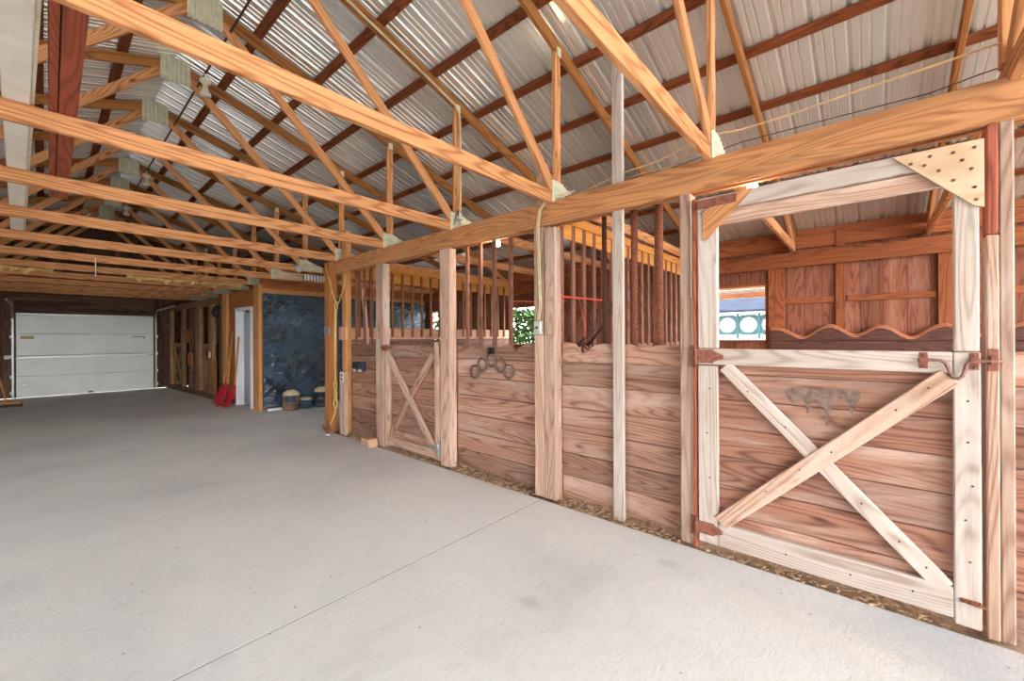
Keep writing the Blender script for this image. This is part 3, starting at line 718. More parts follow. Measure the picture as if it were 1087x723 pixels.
one('leaning_board', 'pink', 'narrow pinkish board leaning behind the bars above the blue sockets', 'board', lambda b: b.beam((3.24, 5.58, -.01), (3.135, 5.70, 2.2), .03, .07, (0, 1, 0)), None, .003)

# ------------------------------------------------------------------ partitions between stalls
def partition(label, y, x0, x1, step, barmat, hz0, hz1, bz, boardmat, headmat, hi_board, off, x_first, bw):
    t = thing('stall_partition', label, 'partition', ((x0 + x1) / 2, y, 0))
    b = MB(); b.box(x0, x1, y - .02, y + .0, hz0, hz1, 'x'); b.build('header_board', headmat, t, .004)
    b = MB(); b.box(x0, x1, y - .045, y + .03, hz1 - .085, hz1 + .005, 'x'); b.build('header_cap', headmat, t, .004)
    if hi_board:
        b = MB(); b.box(x0, x1, y - .02, y + .01, bz + .0, bz + .19, 'x'); b.build('sill_board', boardmat, t, .004)
    b = MB(); n = 7; top = bz - .005
    for k in range(n): b.box(x0, x1, y - .0, y + .03, .0 + k * top / n + .003, (k + 1) * top / n - .003, 'x')
    b.build('plank_panel', 'stall_dark', t, .004)
    x = x_first
    while x < x1 - .03:
        b = MB(); b.box(x - bw, x + bw, y + off - .026, y + off, bz + (.04 if hi_board else -.08), hz0 + .17, 'z'); b.build('bar', barmat, t, .002); x += step
    return t
partition('barred partition with golden header and pink sill closing the small gate stall', 6.14, 3.12, 6.9, .2, 'bar_gold', 2.385, 2.655, 1.43, 'pink', 'ply_gold', True, -.022, 3.29, .02)
partition('barred partition with golden header between the horseshoe stall and the middle stall', 2.22, 3.14, 6.9, .2, 'bar', 2.395, 2.62, 1.38, 'pink', 'ply_gold', False, .0, 3.22, .028)

# corner hay racks
def hay_rack(label, yc, sy, wall_mat, red_rods):
    t = thing('hay_rack', label, 'hay rack', (3.2, yc, 1.3))
    ztop = 1.83; C0 = Vector((3.16, yc + sy * .03, ztop))
    A = C0 + Vector((.84, 0, .02)); B_ = C0 + Vector((.06, sy * .56, 0))
    b = MB(); b.beam(C0, A, .016, .020); b.build('wall_rail', wall_mat, t, .003)
    arc = [A.lerp(B_, k / 8) + Vector((.10, sy * .08, 0)) * math.sin(math.pi * k / 8) for k in range(9)]
    b = MB(); b.tube(arc[:6], .007, 8); b.build('front_rail', 'darksteel', t)
    b = MB(); b.tube(arc[5:], .008, 8); b.build('front_rail', 'redsteel' if sy > 0 else 'darksteel', t)
    b = MB(); b.tube([A + Vector((0, 0, .01)), A + Vector((.01, sy * .02, -.07))], .014, 8); b.build('end_socket', 'redsteel', t)
    foot = C0 + Vector((.10, sy * .18, -.46))
    b = MB(); b.tube([foot + Vector((.07 * math.cos(a), .07 * sy * math.sin(a), .03 * math.cos(2 * a))) for a in [k * math.pi / 6 for k in range(12)]], .008, 6, closed=True); b.build('bottom_ring', 'darksteel', t)
    for k, p in enumerate([C0 + Vector((.34, 0, 0))] + [arc[q] for q in (0, 2, 4, 6, 7, 8)]):
        q = foot + Vector((.06 * math.cos(k), .06 * math.sin(k), 0))
        b = MB(); b.tube([p, p.lerp(q, .5) + Vector((.02, sy * .015, -.02)), q], .0075, 6); b.build('rod', 'redsteel' if k in red_rods else 'darksteel', t)
    b = MB(); b.beam(C0 + Vector((0, 0, .03)), C0 + Vector((0, 0, -.06)), .03, .03, (1, 0, 0)); b.build('mounting_bracket', 'redsteel', t, .002)
hay_rack('red corner hay rack behind the bars of the middle stall', 2.219, -1, 'redsteel', (0,))
hay_rack('red corner hay rack in front of the green window opening', 2.231, 1, 'darksteel', ())

# chewed inner kick wall along the outer wall of the large gate stall
t = thing('kick_wall', 'dark kick board wall with wavy chewed orange edge seen through the large gate', 'kick wall', (XR - .06, .2, 0))
b = MB()
for k in range(7): b.box(XR - .09, XR - .06, -3.0, 1.11, .01 + k * .197, .204 + k * .197, 'y')
b.build('planks', 'kick', t, .004)
rr = random.Random(2); top = []; n = 240
for k in range(n + 1):
    y_ = -3.0 + 4.11 * k / n
    ph = (y_ / K - .47) / .56 + .12 * math.sin(y_ * 2.3); s_ = abs(math.sin(ph * math.pi + math.pi / 2)); top.append((y_, 1.458 + .135 * s_ ** 1.6 + .006 * rr.random() + .015 * math.sin(y_ * 5)))
poly = [(-3.0, 1.395), (1.11, 1.395)] + top[::-1]
b = MB(); b.prism([(p[0], p[1] - .022 if i > 1 else p[1]) for i, p in enumerate(poly)], (XR - .10, 0, 0), (0, 1, 0), (0, 0, 1), (1, 0, 0), .04); b.build('chewed_plank', 'kick', t)
b = MB(); vs = []; 
for (y_, z_) in top: vs += [(XR - .105, y_, z_ - .045), (XR - .095, y_, z_ - .008), (XR - .058, y_, z_)]
fs = []
for k in range(n): fs += [(3 * k, 3 * k + 3, 3 * k + 4, 3 * k + 1), (3 * k + 1, 3 * k + 4, 3 * k + 5, 3 * k + 2)]
b.quadgrid(vs, fs, [(v[1], v[2]) for v in vs], .7, True); b.build('chewed_edge', 'chewed', t)

# outward shutter over the window of the large gate stall
t = thing('window_shutter', 'golden board shutter propped outward over the window seen through the large gate', 'shutter', (XR + .3, 1.5, 2.1))
b = MB(); 
for k in range(4): b.beam((XR + .09 + k * .12, 1.05, 2.25 - .02 * k), (XR + .09 + k * .12, 2.15, 2.25 - .02 * k), .115, .02)
b.build('boards', 'ply', t, .003)
b = MB(); b.beam((XR + .53, 1.05, 2.12), (XR + .53, 2.15, 2.12), .03, .09); b.build('cleat', 'ply', t, .003)

# ------------------------------------------------------------------ bay with plastic sheet and jugs
def fill_boards(b, x0, x1, y0, y1, z0, z1):
    z = z0
    while z < z1 - .01: b.box(x0, x1, y0, y1, z + .002, min(z + .2, z1) - .002, 'x'); z += .2
b = MB(); fill_boards(b, 2.9, 6.98, 9.36, 9.40, 0, 2.9); struct(b.build('wall_bay', 'ply_brown', bevel=.003))
b = MB(); b.box(2.91, 6.95, 9.28, 9.355, 2.36, 2.48, 'x'); struct(b.build('trim_5', 'post_gold', bevel=.004))
t = MB(); nx, nz = 150, 100; vs = []
from mathutils import noise as mn
for i in range(nz + 1):
    for j in range(nx + 1):
        x = 2.91 + 4.0 * j / nx; z = .05 + 2.33 * i / nz
        p = Vector((x * 1.0 + .8 * z, 3.7, z * 1.6)); dgn = Vector((x * 1.2 + z * 1.1, z * 2.4 - x * 1.9, 1.3))
        d = .05 * mn.noise(p * 1.3) + .05 * (1 - abs(mn.noise(dgn * 1.5)) * 2.4) ** 3 * .6 + .02 * (1 - abs(mn.noise(dgn * 4.0)) * 2) ** 2 + .012 * mn.noise(p * 9)
        vs.append((x, 9.26 - max(-.03, d), z))
fs = [(i * (nx + 1) + j, i * (nx + 1) + j + 1, (i + 1) * (nx + 1) + j + 1, (i + 1) * (nx + 1) + j) for i in range(nz) for j in range(nx)]
t.quadgrid(vs, fs, [(v[0], v[2]) for v in vs], .5, True)
o = t.build('plastic_sheet', 'tarp'); tag(o, 'wrinkled dark blue plastic sheet covering the back of the jug bay', 'plastic sheet', None, 'thing')
o.modifiers.new('thick', 'SOLIDIFY').thickness = .004
one('sheet_batten', 'trimwhite', 'white strip on the floor at the foot of the plastic sheet', 'strip', lambda b: b.box(2.95, 3.4, 9.10, 9.16, 0.0, .045, 'x'))
def jug(label, x, y, r, hgt, mat):
    t = thing('water_jug', label, 'jug', (x, y, 0), 'water jugs in front of the plastic sheet')
    k = hgt
    b = MB(); b.lathe([(r * .9, 0), (r, .02), (r, k * .18), (r * .94, k * .20), (r * .94, k * .23), (r, k * .25), (r, k * .48), (r * .94, k * .50), (r * .94, k * .53), (r, k * .55), (r, k * .66), (r * .97, k * .70)], (x, y, 0.0), 28); b.build('body', mat, t)
    b = MB(); b.lathe([(r * .97, k * .70), (r * .92, k * .77), (r * .78, k * .84), (r * .55, k * .89), (.05, k * .935)], (x, y, 0), 28); b.build('dusty_shoulder', 'jug_dust', t)
    b = MB(); b.lathe([(.042, k * .93), (.04, k * 1.0), (.046, k * 1.0), (.046, k * 1.05), (.03, k * 1.055)], (x, y, 0), 16); b.build('neck_cap', 'blueplastic', t)
    return t
j1 = jug('large brownish water jug, first from the doorway', 3.32, 8.93, .16, .44, 'jug_brown')
b = MB(); vs = []
for k in range(7):
    a = R(-150 + k * 12); vs += [(3.32 + .162 * math.cos(a) , 8.93 + .162 * math.sin(a), .17), (3.32 + .162 * math.cos(a), 8.93 + .162 * math.sin(a), .29)]
b.quadgrid(vs, [(2 * k, 2 * k + 2, 2 * k + 3, 2 * k + 1) for k in range(6)], [(0, 0)] * len(vs), .5, True); b.build('blue_label', 'blueplastic', j1)
jug('short teal water jug in the middle of the three', 3.64, 9.0, .145, .25, 'jug_teal')
jug('large dark blue water jug, beside the brown corner post', 3.93, 8.88, .165, .46, 'jug_blue')

# ------------------------------------------------------------------ plywood wall with white door, shovels
def pf(y, dx=0): return Vector((XF(y) + dx, y, 0))
b = MB()
for y0, y1, z0, z1 in ((9.56, 9.78, 0, 2.5), (10.56, 11.08, 0, 2.5), (9.78, 10.56, 2.09, 2.5)):
    b.beam(pf(y0, .03) + Vector((0, 0, (z0 + z1) / 2)), pf(y1, .03) + Vector((0, 0, (z0 + z1) / 2)), .03, z1 - z0)
struct(b.build('wall_plywood', 'ply_brown', bevel=.003))
d2 = thing('door_2', 'narrow white framed blue-grey door in the plywood wall behind the red shovels', 'door', (XF(10.2), 10.2, 0)); d2['kind'] = 'structure'
b = MB()
for y0, y1, z0, z1 in ((9.73, 9.80, 0, 2.13), (10.54, 10.61, 0, 2.13)): b.beam(pf((y0 + y1) / 2, .0) + Vector((0, 0, z0)), pf((y0 + y1) / 2, .0) + Vector((0, 0, z1)), .05, y1 - y0, (0, 1, 0))
b.beam(pf(9.80, 0) + Vector((0, 0, 2.10)), pf(10.54, 0) + Vector((0, 0, 2.10)), .05, .07)
b.beam(pf(10.52, .08), pf(10.52, .08) + Vector((0, 0, 2.07)), .14, .03, (0, 1, 0)); b.beam(pf(9.815, .08), pf(9.815, .08) + Vector((0, 0, 2.07)), .14, .03, (0, 1, 0))
b.build('door_frame', 'trimwhite', d2, .003)
b = MB(); b.beam(pf(9.83, .13) + Vector((0, 0, 1.03)), pf(10.505, .13) + Vector((0, 0, 1.03)), .03, 2.02); sl = b.build('door_slab', 'slab', d2, .003)
b = MB()
for z0, z1 in ((.15, .9), (1.1, 1.9)):
    for y0, y1 in ((9.9, 10.13), (10.2, 10.43)):
        b.beam(pf(y0, .112) + Vector((0, 0, (z0 + z1) / 2)), pf(y1, .112) + Vector((0, 0, (z0 + z1) / 2)), .008, z1 - z0)
b.build('door_panels', 'slab', sl, .004)
b = MB(); b.lathe([(.012, 0), (.012, .03), (.028, .04), (.026, .065), (.01, .07)], pf(9.9, .115) + Vector((0, 0, 1.0)), 14, (-1, 0, 0)); b.build('door_knob', 'strut', sl)
one('corner_post', 'post_gold', 'golden corner post between the white door and the plastic sheet', 'post', lambda b: b.box(2.835, 2.903, 9.26, 9.56, 0, 2.55, 'z'), 'posts of the far stall row', .005)
one('corner_post', 'post_gold', 'golden post behind the shovel handles', 'post', lambda b: b.beam(pf(11.25, .03), pf(11.25, .03) + Vector((0, 0, 2.5)), .12, .3, (0, 1, 0)), 'posts of the far stall row', .005)
def shovel(label, foot, top, r_, wdt, hgt):
    t = thing('snow_shovel', label, 'shovel', foot, 'red shovels leaning by the white door')
    F_ = Vector(foot); T_ = Vector(top); d = (T_ - F_).normalized()
    side = Vector((0, 1, 0)); side = (side - d * side.dot(d)).normalized(); nrm = d.cross(side)
    if nrm.x > 0: nrm = -nrm
    vs = []; nu, nv = 8, 8
    for i in range(nv + 1):
        for j in range(nu + 1):
            u_ = -1 + 2 * j / nu; v_ = i / nv
            wd = wdt * (.5 if v_ < .8 else .5 - .28 * (v_ - .8) / .2)
            vs.append(F_ + Vector((0, 0, .01)) + side * u_ * wd + d * (v_ * hgt) + nrm * (.05 * abs(u_) ** 2 + .09 * (1 - v_) ** 2))
    b = MB(); b.quadgrid(vs, [(i * (nu + 1) + j, i * (nu + 1) + j + 1, (i + 1) * (nu + 1) + j + 1, (i + 1) * (nu + 1) + j) for i in range(nv) for j in range(nu)], [(0, 0)] * len(vs), .5, True)
    o = b.build('blade', 'shovel', t); o.modifiers.new('thick', 'SOLIDIFY').thickness = .006
    b = MB(); b.tube([F_ + d * hgt * .55, F_ + d * (hgt + .2), T_], r_, 10); b.build('handle', 'handle', t)
    b = MB(); b.tube([F_ + d * hgt * .5, F_ + d * (hgt + .1)], .028, 8, rfun=lambda q: 1.1 - .25 * q); b.build('socket', 'shovel', t)
shovel('red shovel with long wooden handle, nearest the white door', (2.62, 10.15, 0), (2.80, 10.40, 1.50), .020, .36, .38)
shovel('red shovel with long wooden handle, middle of the three', (2.58, 10.52, 0), (2.78, 10.76, 1.60), .019, .36, .38)
shovel('red shovel farthest from the white door', (2.62, 11.0, 0), (2.70, 11.05, .65), .019, .34, .36)

# ------------------------------------------------------------------ far dark stalls
def fbeam(b, y0, y1, z0, z1, dx, th, axis='y'):
    if axis == 'y': b.beam(pf(y0, dx) + Vector((0, 0, (z0 + z1) / 2)), pf(y1, dx) + Vector((0, 0, (z0 + z1) / 2)), th, z1 - z0)
    else: b.beam(pf((y0 + y1) / 2, dx) + Vector((0, 0, z0)), pf((y0 + y1) / 2, dx) + Vector((0, 0, z1)), th, y1 - y0, (0, 1, 0))
b = MB(); y = 11.4
while y < 16.0:
    fbeam(b, y, y + .195, 1.35, 2.3, .30, .03, 'z'); y += .2
for y0, y1 in ((11.4, 12.3), (13.4, 14.5), (15.6, 16.0)):
    for k in range(7): fbeam(b, y0, y1, .02 + k * .19, .205 + k * .19, .13, .03)
struct(b.build('wall_stalls', 'old', bevel=.003))
b = MB(); fbeam(b, 11.45, 16.0, 0, .13, -.02, .06); struct(b.build('baseboard_stalls', 'old', bevel=.003))
for y0, y1, mat, lab, z1 in ((11.42, 11.62, 'old', 'dark old post beside the shovels in the far stall row', 2.3), (12.05, 12.37, 'old_light', 'tan post right of the nearer dark X-braced gate', 2.3), (12.98, 13.42, 'old_light', 'tan post left of the nearer dark X-braced gate', 2.3), (14.42, 14.62, 'old_light', 'tan post right of the farther dark X-braced gate', 2.3), (15.6, 15.78, 'old_light', 'greyish post left of the farther dark X-braced gate', 2.3), (13.7, 13.85, 'old', 'thin dark stud between the two dark X-braced gates', 2.3)):
    b = MB(); fbeam(b, y0, y1, 0, z1, .02, .09, 'z'); tag(b.build('stall_post', mat, None, .005), lab, 'post', 'posts of the far stall row', 'thing')
def far_gate(lab, y0, y1):
    t = thing('stall_gate', lab, 'gate', (XF((y0 + y1) / 2), (y0 + y1) / 2, .13))
    b = MB()
    for k in range(6): fbeam(b, y0, y1, .14 + k * .2, .335 + k * .2, .09, .025)
    b.build('plank_panel', 'old', t, .003)
    for z0, z1, nm in ((.14, .25, 'bottom_rail'), (1.23, 1.34, 'top_rail')):
        b = MB(); fbeam(b, y0, y1, z0, z1, .055, .04); b.build(nm, 'old_light', t, .003)
    for yy in (y0 + .05, y1 - .05):
        b = MB(); fbeam(b, yy - .05, yy + .05, .25, 1.23, .055, .04, 'z'); b.build('stile', 'old_light', t, .003)
    for za, zb in ((.25, 1.22), (1.22, .25)):
        b = MB(); b.beam(pf(y0 + .08, .03 if za < 1 else .045) + Vector((0, 0, za)), pf(y1 - .08, .03 if za < 1 else .045) + Vector((0, 0, zb)), .03, .10, (0, 0, 1)); b.build('brace', 'old_light', t, .003)
far_gate('dark X-braced stall gate in the far row, next to the shovels', 12.38, 12.97)
far_gate('dark X-braced stall gate in the far row, next to the overhead door', 14.63, 15.58)
for lab, y0, y1, z0, z1, mat in (('patch of brown plywood on the far stall front between the two dark gates', 13.45, 14.0, .75, 1.1, 'ply_brown'), ('tan board patch above the far stall front between the two dark gates', 13.7, 14.35, 1.36, 1.70, 'ply_brown'), ('short brown board standing beside the tan post of the far stall row', 11.72, 11.98, .06, .95, 'ply_brown')):
    b = MB(); fbeam(b, y0, y1, z0, z1, -.035, .02, 'z'); tag(b.build('patch_board', mat, None, .003), lab, 'board', None, 'thing')
b = MB(); fbeam(b, 12.16, 12.24, 1.0, 1.14, -.04, .025, 'z'); tag(b.build('outlet_box', 'plate', None, .003), 'pale outlet on the tan post of the far stall row', 'outlet', None, 'thing')
one('hanging_harness', 'blackplastic', 'dark bundle hanging at the top of the far stall row', 'bundle', lambda b: b.lathe([(.02, 0), (.10, .05), (.13, .15), (.10, .26), (.03, .32)], pf(11.9, .04) + Vector((0, 0, 1.95)), 12), None, 0)

# ------------------------------------------------------------------ overhead garage door
GD = thing('door_1', 'white sectional overhead door closing the far end of the aisle', 'door', (.83, YFAR, 0)); GD['kind'] = 'structure'
gz = [.0, .535, 1.055, 1.61, 2.14]
for k in range(4):
    b = MB(); b.box(-.47, 2.135, YFAR, YFAR + .045, gz[k] + .003, gz[k + 1] - .003, 'x', .5); b.build('door_section', 'doorpanel', GD, .004)
b = MB(); b.box(-.53, 2.2, YFAR + .046, YFAR + .079, 0, 2.2, 'x', .5); b.build('light_stop_panel', 'old', GD)  # unseen panel added behind the sections to block sky light at the seams
b = MB(); b.box(-.47, 2.135, YFAR - .045, YFAR - .003, .985, 1.04, 'x'); b.build('strut', 'strut', GD, .004)
b = MB(); b.box(-.47, 2.135, YFAR - .03, YFAR - .003, 2.085, 2.135, 'x'); b.build('strut', 'strut', GD, .004)
for z in gz[1:4]:
    for x in (-.43, .83, 2.09):
        b = MB(); b.box(x - .035, x + .035, YFAR - .012, YFAR - .002, z + .02, z + .09, 'z'); b.box(x - .035, x + .035, YFAR - .012, YFAR - .002, z - .09, z - .02, 'z')
        b.tube([(x - .045, YFAR - .012, z), (x + .045, YFAR - .012, z)], .014, 8); b.build('hinge', 'trimwhite', GD, .002)
for sx, xx in ((-1, -.52), (1, 2.185)):
    b = MB(); b.box(xx - .02, xx + .02, YFAR - .07, YFAR - .02, 0, 2.0, 'z')
    arc = [(xx, YFAR - .045 - .3 * (1 - math.cos(a)), 2.0 + .3 * math.sin(a)) for a in [k * math.pi / 16 for k in range(9)]]
    b.tube(arc + [(xx, YFAR - 2.6, 2.30)], .025, 8); tr = b.build('track', 'strut', GD, .002)
    for z in (.1, .5, 1.0, 1.5):
        b = MB(); b.box(xx + sx * .03 - .02, xx + sx * .03 + .02, YFAR - .05, YFAR + .07, z, z + .07, 'z'); b.build('track_bracket', 'trimwhite', tr, .002)
b = MB(); b.box(-.40, -.18, YFAR - .004, YFAR, 1.48, 1.555, 'x'); b.build('sticker', 'sticker', GD)
b = MB(); b.box(1.68, 1.94, YFAR - .012, YFAR - .002, 1.525, 1.54, 'x'); b.box(1.68, 1.69, YFAR - .012, YFAR - .002, 1.48, 1.525, 'z'); b.box(1.92, 1.94, YFAR - .012, YFAR - .002, 1.47, 1.525, 'z'); b.build('lock_bar', 'blackplastic', GD)
b = MB(); b.box(.78, .88, YFAR - .03, YFAR - .002, .02, .06, 'x'); b.build('lift_handle', 'blackplastic', GD, .004)
b = MB(); b.box(.93, .97, YFAR - .012, YFAR - .002, 1.47, 1.53, 'z'); b.build('center_tag', 'trimwhite', GD)
b = MB(); b.box(-.37, -.30, YFAR - .006, YFAR - .001, .28, .36, 'z'); b.build('small_plate', 'strut', GD)

bm_ = thing('push_broom', 'push broom with orange wooden handle on the floor left of the overhead door', 'broom', (-.55, 14.1, 0))
b = MB(); b.beam((-.85, 14.18, .09), (-.33, 14.02, .09), .07, .05); b.build('head', 'handle', bm_, .006)
b = MB(); b.beam((-.85, 14.18, .033), (-.33, 14.02, .033), .06, .065); b.build('bristles', 'bristle', bm_, .004)
b = MB(); b.tube([(-.55, 14.09, .10), (-.66, 14.35, .65), (-.76, 14.6, 1.15)], .015, 8); b.build('handle', 'handle', bm_)
one('wall_switch_box', 'plate', 'small pale box on the dark wall left of the overhead door', 'box', lambda b: b.box(-.66, -.575, YFAR + .03, YFAR + .078, .98, 1.07, 'z'), None, .004)

# ------------------------------------------------------------------ small things on posts and walls
t = thing('outlet', 'white outlet on the short pale half post', 'outlet', (FX - .02, 6.0, 1.04))
t.location = (FX - .02, 5.995, .87)
b = MB(); b.box(FX - .032, FX - .0205, 5.955, 6.045, .80, .94, 'z', .5); b.build('cover_plate', 'plate', t, .003)
for z in (.84, .90):
    b = MB(); b.box(FX - .036, FX - .032, 5.975, 6.025, z - .018, z + .018, 'z'); b.build('socket', 'blackplastic', t, .003)
for k, (y0, y1, lab, mat) in enumerate(((5.73, 5.86, 'black socket with grey cover on the brown stall wall, nearer the rope', 'blackplastic'), (5.55, 5.70, 'blue covered socket on the brown stall wall, nearer the small gate', 'blueplastic'))):
    t = thing('covered_socket', lab, 'socket', (FX + .10, (y0 + y1) / 2, 1.0), 'covered sockets on the brown stall wall')
    b = MB(); b.box(FX + .06, FX + .11, y0, y1, .97, 1.105, 'z'); b.build('socket_box', mat, t, .008)
    b = MB(); b.box(FX + .05, FX + .06, y0 + .02, y1 - .02, .96, 1.0, 'z'); b.build('flip_lid', 'grey_box', t, .004)
t = thing('junction_box', 'grey junction box with cream cables on the post between the stalls', 'junction box', (FX, 2.27, 1.53))
b = MB(); b.box(FX - .05, FX - .001, 2.235, 2.315, 1.475, 1.60, 'z'); b.build('box', 'grey_box', t, .008)
b = MB(); b.lathe([(.012, 0), (.012, .006), (.004, .008)], (FX - .05, 2.275, 1.54), 10, (-1, 0, 0)); b.build('knockout', 'darksteel', t)
for k in range(2):
    o = .018 * k
    b = MB(); b.tube([(FX - .03, 2.285 - o, 1.59), (FX - .025, 2.262 - o, 1.75), (FX - .025, 2.275 - o, 2.1), (FX - .03, 2.285 - o, 2.45), (FX - .028, 2.26 - o, 2.60), (FX - .02, 2.20 - o, 2.665), (FX + .02, 2.08 - o, 2.70), (FX + .05, 1.95 - o, 2.715)], .0085, 8); b.build('cable', 'cable', t)

def wire(name, mat, lab, pts, r): return one(name, mat, lab, 'wire', lambda b: b.tube(pts, r, 6), None, 0)
wire('electric_cable', 'cable_tan', 'sagging tan cable strung above the long header', [(3.06, 2.05, 2.70), (3.06, 1.83, 2.705), (3.06, 1.52, 2.765), (3.06, 1.21, 2.775), (3.06, 1.0, 2.825), (3.06, .80, 2.845), (3.06, .65, 2.825), (3.06, .39, 2.825), (3.06, .02, 2.846), (3.06, -.27, 2.855), (3.06, -.46, 2.865), (3.06, -.9, 2.87)], .006)
wire('electric_cable', 'cable_tan', 'lower tan cable lying toward the slim white post', [(3.1, 1.58, 2.72), (3.1, 1.35, 2.735), (3.1, 1.15, 2.72), (3.1, .96, 2.80), (3.1, .88, 2.83)], .005)
wire('thin_wire', 'wire', 'thin dark wire above the long header under the tan cable', [(3.2, 1.9, 2.71), (3.2, 1.3, 2.74), (3.2, .68, 2.80), (3.2, .17, 2.789), (3.2, -.24, 2.775), (3.2, -.42, 2.80), (3.2, -.8, 2.83)], .0035)
zz = lambda x: zraf(x) - .008
one('conduit', 'cable', 'cream conduit running down the rafter and upright above the small gate', 'conduit', lambda b: b.tube([(1.3, 3.455, zz(1.3)), (2.0, 3.455, zz(2.0)), (2.6, 3.455, zz(2.6)), (3.0, 3.455, zz(3.0) - .01), (3.06, 3.455, zz(3.06) - .06), (3.075, 3.455, 3.85), (3.075, 3.455, 3.2), (3.075, 3.455, 2.85)], .011, 8), None, 0)
t = thing('cable_clamp', 'small galvanized clamp at the foot of the cream conduit', 'clamp', (3.05, 3.45, 2.75))
b = MB(); b.lathe([(.03, 0), (.035, .02), (.035, .07), (.02, .09)], (3.05, 3.45, 2.76), 12); b.build('clamp_body', 'grey_box', t)
b = MB(); b.tube([(3.02, 3.43, 2.80), (2.99, 3.40, 2.85), (2.97, 3.42, 2.78), (2.98, 3.45, 2.70)], .006, 6); b.build('cable_end', 'wire', t)

# yellow rope on the corner post
t = thing('hanging_rope', 'yellow rope hanging in loops between the corner post and the golden post', 'rope', (2.9, 6.1, .15))
b = MB(); b.tube([(2.90, 6.42, 2.60), (2.895, 6.28, 2.35), (2.90, 6.17, 2.12), (2.91, 6.08, 1.97)], .009, 7); b.build('strand', 'rope', t)
b = MB(); b.tube([(2.98, 5.93, 2.40), (2.96, 5.95, 2.2), (2.92, 6.02, 2.0), (2.91, 6.07, 1.96)], .008, 7); b.build('strand', 'rope', t)
b = MB(); b.tube([(2.91, 6.09 + .045 * math.cos(a), 1.94 + .07 * math.sin(a)) for a in [k * math.pi / 5 for k in range(10)]], .009, 7, closed=True); b.build('knot', 'rope', t)
for dy in (0, .035):
    b = MB(); b.tube([(2.905, 6.09 + dy, 1.90), (2.90, 6.085 + dy, 1.5), (2.90, 6.10 + dy * .7, 1.1), (2.905, 6.105 + dy * .5, .80)], .010, 7); b.build('strand', 'rope', t)
for zc in (.74, .60, .47):
    b = MB(); b.tube([(2.90, 6.105 + (.045 + .01 * math.sin(zc * 30)) * math.cos(a), zc + .075 * math.sin(a)) for a in [k * math.pi / 6 for k in range(12)]], .010, 7, closed=True); b.build('knot_loop', 'rope', t)
b = MB(); b.tube([(2.905, 6.11, .42), (2.91, 6.13, .33), (2.90, 6.20, .22), (2.89, 6.26, .14)], .009, 7); b.build('strand', 'rope', t)
t = thing('red_halter', 'faded red halter strap heaped at the foot of the brown corner post', 'halter', (2.86, 6.24, 0))
rr = random.Random(6); b = MB()
for k in range(4):
    y0 = 6.16 + .06 * k; b.tube([(2.84 + .02 * math.sin(k + a), y0 + .05 * math.cos(a), .04 + .03 * k % .05 + .035 * math.sin(a)) for a in [j * math.pi / 5 for j in range(10)]], .016, 6, closed=True)
b.build('strap', 'hinge', t)
b = MB(); b.box(2.79, 2.84, 6.12, 6.24, .0, .018, 'y'); b.build('white_rag', 'trimwhite', t, .004)
one('pipe_strap', 'strut', 'shiny galvanized strap around the brown corner post', 'strap', lambda b: b.box(2.885, 2.90, 6.28, 6.44, 1.52, 1.64, 'y'), None, .004)
one('wood_block', 'block', 'loose wedge of wood lying on the floor left of the small gate', 'wood block', lambda b: b.prism([(0, 0), (.30, 0), (.27, .09), (.03, .10)], (2.83, 5.02, 0), (.15, 1, 0), (0, 0, 1), (.97, -.15, 0), .13), None, .006)

# horseshoes on the plank wall
def horseshoe(lab, y, z, rot, r=.066):
    pts = []
    for k in range(15):
        a = R(-90 - 148 + k * 296 / 14); q = 1.0 + .12 * abs(math.cos(a))
        py, pz = r * .85 * math.cos(a) * q, r * 1.12 * math.sin(a)
        c, s_ = math.cos(rot), math.sin(rot); pts.append((FX + .095, y + py * c - pz * s_, z + py * s_ + pz * c))
    t = thing('horseshoe', lab, 'horseshoe', (FX + .1, y, z), 'horseshoes on the plank wall')
    b = MB(); b.tube(pts, .012, 6, rfun=lambda q: .8 + .5 * math.sin(q * math.pi)); b.build('shoe', 'horseshoe', t)
    b = MB(); b.tube([(FX + .12, y, z + r * .9), (FX + .08, y, z + r * .9)], .005, 6); b.build('nail', 'rust_dark', t)
    return t
horseshoe('horseshoe hung lowest at the gate side of the group', 3.246, 1.085, .1)
horseshoe('horseshoe second from the gate side of the group', 3.125, 1.17, .25)
horseshoe('horseshoe in the middle under the dark hook', 2.995, 1.225, .0)
horseshoe('horseshoe second from the junction box side of the group', 2.87, 1.175, -.2)
horseshoe('horseshoe hung lowest at the junction box side of the group', 2.75, 1.115, .05)
one('iron_hook', 'blackplastic', 'dark iron hook bracket above the middle horseshoe', 'hook', lambda b: (b.box(FX + .085, FX + .11, 2.95, 3.04, 1.28, 1.35, 'z'), b.tube([(FX + .09, 2.995, 1.34), (FX + .06, 2.995, 1.34), (FX + .045, 2.995, 1.30), (FX + .06, 2.995, 1.27)], .009, 7)), None, .003)

